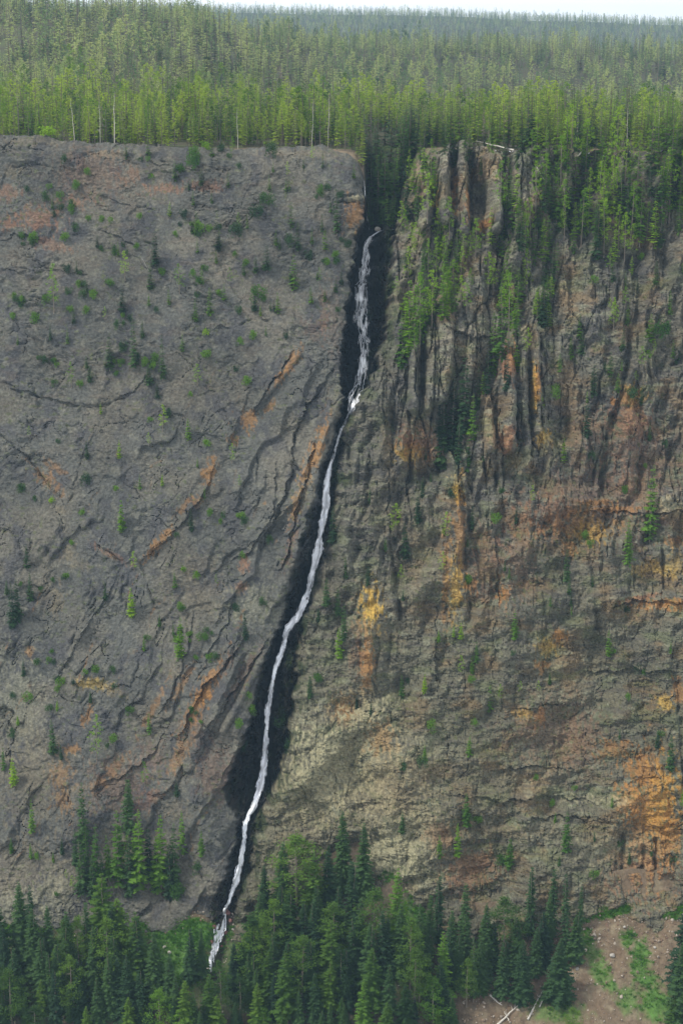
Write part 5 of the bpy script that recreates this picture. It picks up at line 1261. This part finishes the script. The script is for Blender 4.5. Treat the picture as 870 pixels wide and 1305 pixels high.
# grass and low herbs
def tuft(seed, mat):
    rg = random.Random(seed); V, Fc = [], []
    for k in range(26):
        a = rg.uniform(0, 6.28); r0 = rg.uniform(0, .5); h = rg.uniform(.35, 1)
        p = Vector((math.cos(a) * r0, math.sin(a) * r0, 0)); i0 = len(V)
        V += [tuple(p + Vector((-.07, 0, 0))), tuple(p + Vector((.07, 0.02, 0))), tuple(p + Vector((math.cos(a) * .35, math.sin(a) * .35, h)))]; Fc.append((i0, i0 + 1, i0 + 2))
    return mk('tuft', (np.array(V), np.array(Fc)), mat)
M['grass'] = foliage_mat('fresh_grass', (0.04, 0.12, 0.018), (0.075, 0.20, 0.024), (0.12, 0.27, 0.03), .45)
gcoll = proto_collection('grass', [tuft(i, M['grass']) for i in range(3)])
sp_, ss_, sr_, si_ = [], [], [], []
for _ in range(60000):
    i = rnd.randrange(3, nr_t - 1); j = rnd.randrange(0, nc_t)
    if tpy[i, j] > 1330 or rnd.random() > gm[i, j] * 1.1 - .2: continue
    p = tal[i, j]; s = rnd.uniform(.5, 1.1)
    sp_.append((p[0] + rnd.uniform(-.6, .6), p[1] + rnd.uniform(-.8, .8), p[2])); ss_.append((s * 1.3, s * 1.3, s)); sr_.append((0, 0, rnd.uniform(0, 6))); si_.append(rnd.randrange(3))
o = instancer('talus_grass', sp_, ss_, sr_, si_, gcoll)
tag(o, 'green grass growing in patches on the talus slope', 'grass', None, 'stuff')

# ------------------------------------------------------------------ labels for the many trees
ORD = ['leftmost', 'second', 'third', 'fourth', 'fifth', 'sixth', 'seventh', 'eighth', 'ninth', 'tenth', 'eleventh', 'twelfth', 'thirteenth', 'fourteenth', 'fifteenth', 'sixteenth', 'seventeenth', 'eighteenth', 'nineteenth', 'twentieth', 'twenty-first', 'twenty-second', 'twenty-third', 'twenty-fourth', 'twenty-fifth', 'twenty-sixth', 'twenty-seventh', 'twenty-eighth', 'twenty-ninth', 'thirtieth', 'thirty-first', 'thirty-second', 'thirty-third', 'thirty-fourth', 'thirty-fifth', 'thirty-sixth']
VP = {'left corner': 'in the bottom left corner', 'left forest': 'in the valley below the pale cliff foot', 'centre left': 'in the valley left of the green slope', 'by the falls foot': 'around the foot of the falls', 'right of falls': 'just right of the falls',
      'middle': 'in the middle of the valley forest', 'middle right': 'in the valley left of the logs', 'by talus': 'beside the red talus', 'right edge': 'at the right edge of the valley'}
VR = {'back': 'back row', 'mid': 'middle row', 'front': 'front row'}
RPH = {'a': 'on the left rim above the rusty ledges', 'b': 'on the left rim near the tallest snag', 'c': 'on the left rim over mid wall', 'd': 'on the left rim beside the gorge', 'e': 'in the ravine behind the falls', 'f': 'above the orange pillars',
       'g': 'around the long rim log', 'h': 'on the right rim right of the log', 'i': 'on the far right rim'}
RR = ['front row', 'second row', 'third row']
CL = {'L': 'left wall', 'R': 'right wall'}
CH = {'far left': 'by the left edge', 'left centre': 'left of centre', 'inner': 'right of centre', 'gorge side': 'beside the gorge', 'pillars': 'near the pillars', 'gully': 'by the dark gully', 'right centre': 'right of the gully', 'far right': 'by the right edge', 'centre': 'just right of the gully', 'outer': 'toward the right edge'}
CR = ['just under the rim', 'high up', 'upper part', 'level with the upper falls', 'level with the widest braid', 'level with the narrowest water', 'at mid height', 'below mid height', 'low down', 'at the wall foot']
secs = {}
for rec in THINGS: secs.setdefault(rec[1], []).append(rec)
for key, recs in secs.items():
    recs.sort(key=lambda r_: project(r_[4].x, r_[4].y, r_[4].z)[0])
    kk = key.split('|')
    n_of = len(recs)
    for i, (o, _, look, noun, loc) in enumerate(recs):
        look = look.replace('middling ', '')
        if n_of == 1: od = 'only one'
        elif i == n_of - 1: od = 'rightmost'
        else: od = ORD[min(i, 35)] + (' from left' if i else '')
        if kk[0] == 'V': where = VR[kk[2]] + ' ' + VP[kk[1]]
        elif kk[0] == 'R': where = RR[int(kk[2])] + ' ' + RPH[kk[1]]
        else: where = CL[kk[1]] + ' ' + CR[int(kk[3])] + ', ' + CH[kk[2]]
        lab = '%s %s, %s, %s' % (look, noun, od, where)
        if len(lab.split()) > 16: lab = '%s %s, %s, %s' % (look.split()[-1], noun.split()[0] if noun.split()[0] != 'dead' else 'tree', od, where)
        if len(lab.split()) > 16: lab = lab.replace(' from left', '')
        o['label'] = lab

# ------------------------------------------------------------------ HAZE
import bmesh
hb = bmesh.new(); bmesh.ops.create_cube(hb, size=1)
hm = bpy.data.meshes.new('haze'); hb.to_mesh(hm); hb.free()
HAZE = 4.8e-5
m, t, n, out = new_mat('pale_air')
pv = n.new('ShaderNodeVolumePrincipled'); pv.inputs['Density'].default_value = HAZE
pv.inputs['Color'].default_value = (0.50, 0.76, 1.0, 1); pv.inputs['Anisotropy'].default_value = 0.2
t.links.new(pv.outputs[0], out.inputs['Volume'])
zmin = min(float(Z_.min()), float(TZ.min()), float(VZ.min())) - 1
hz = link('haze', hm, m)
ymax = float(Y_.max()) + 60; ymin = -60
hz.scale = (5200, ymax - ymin, 75 - zmin); hz.location = (0, (ymax + ymin) / 2, (75 + zmin) / 2)
hz['kind'] = 'stuff'
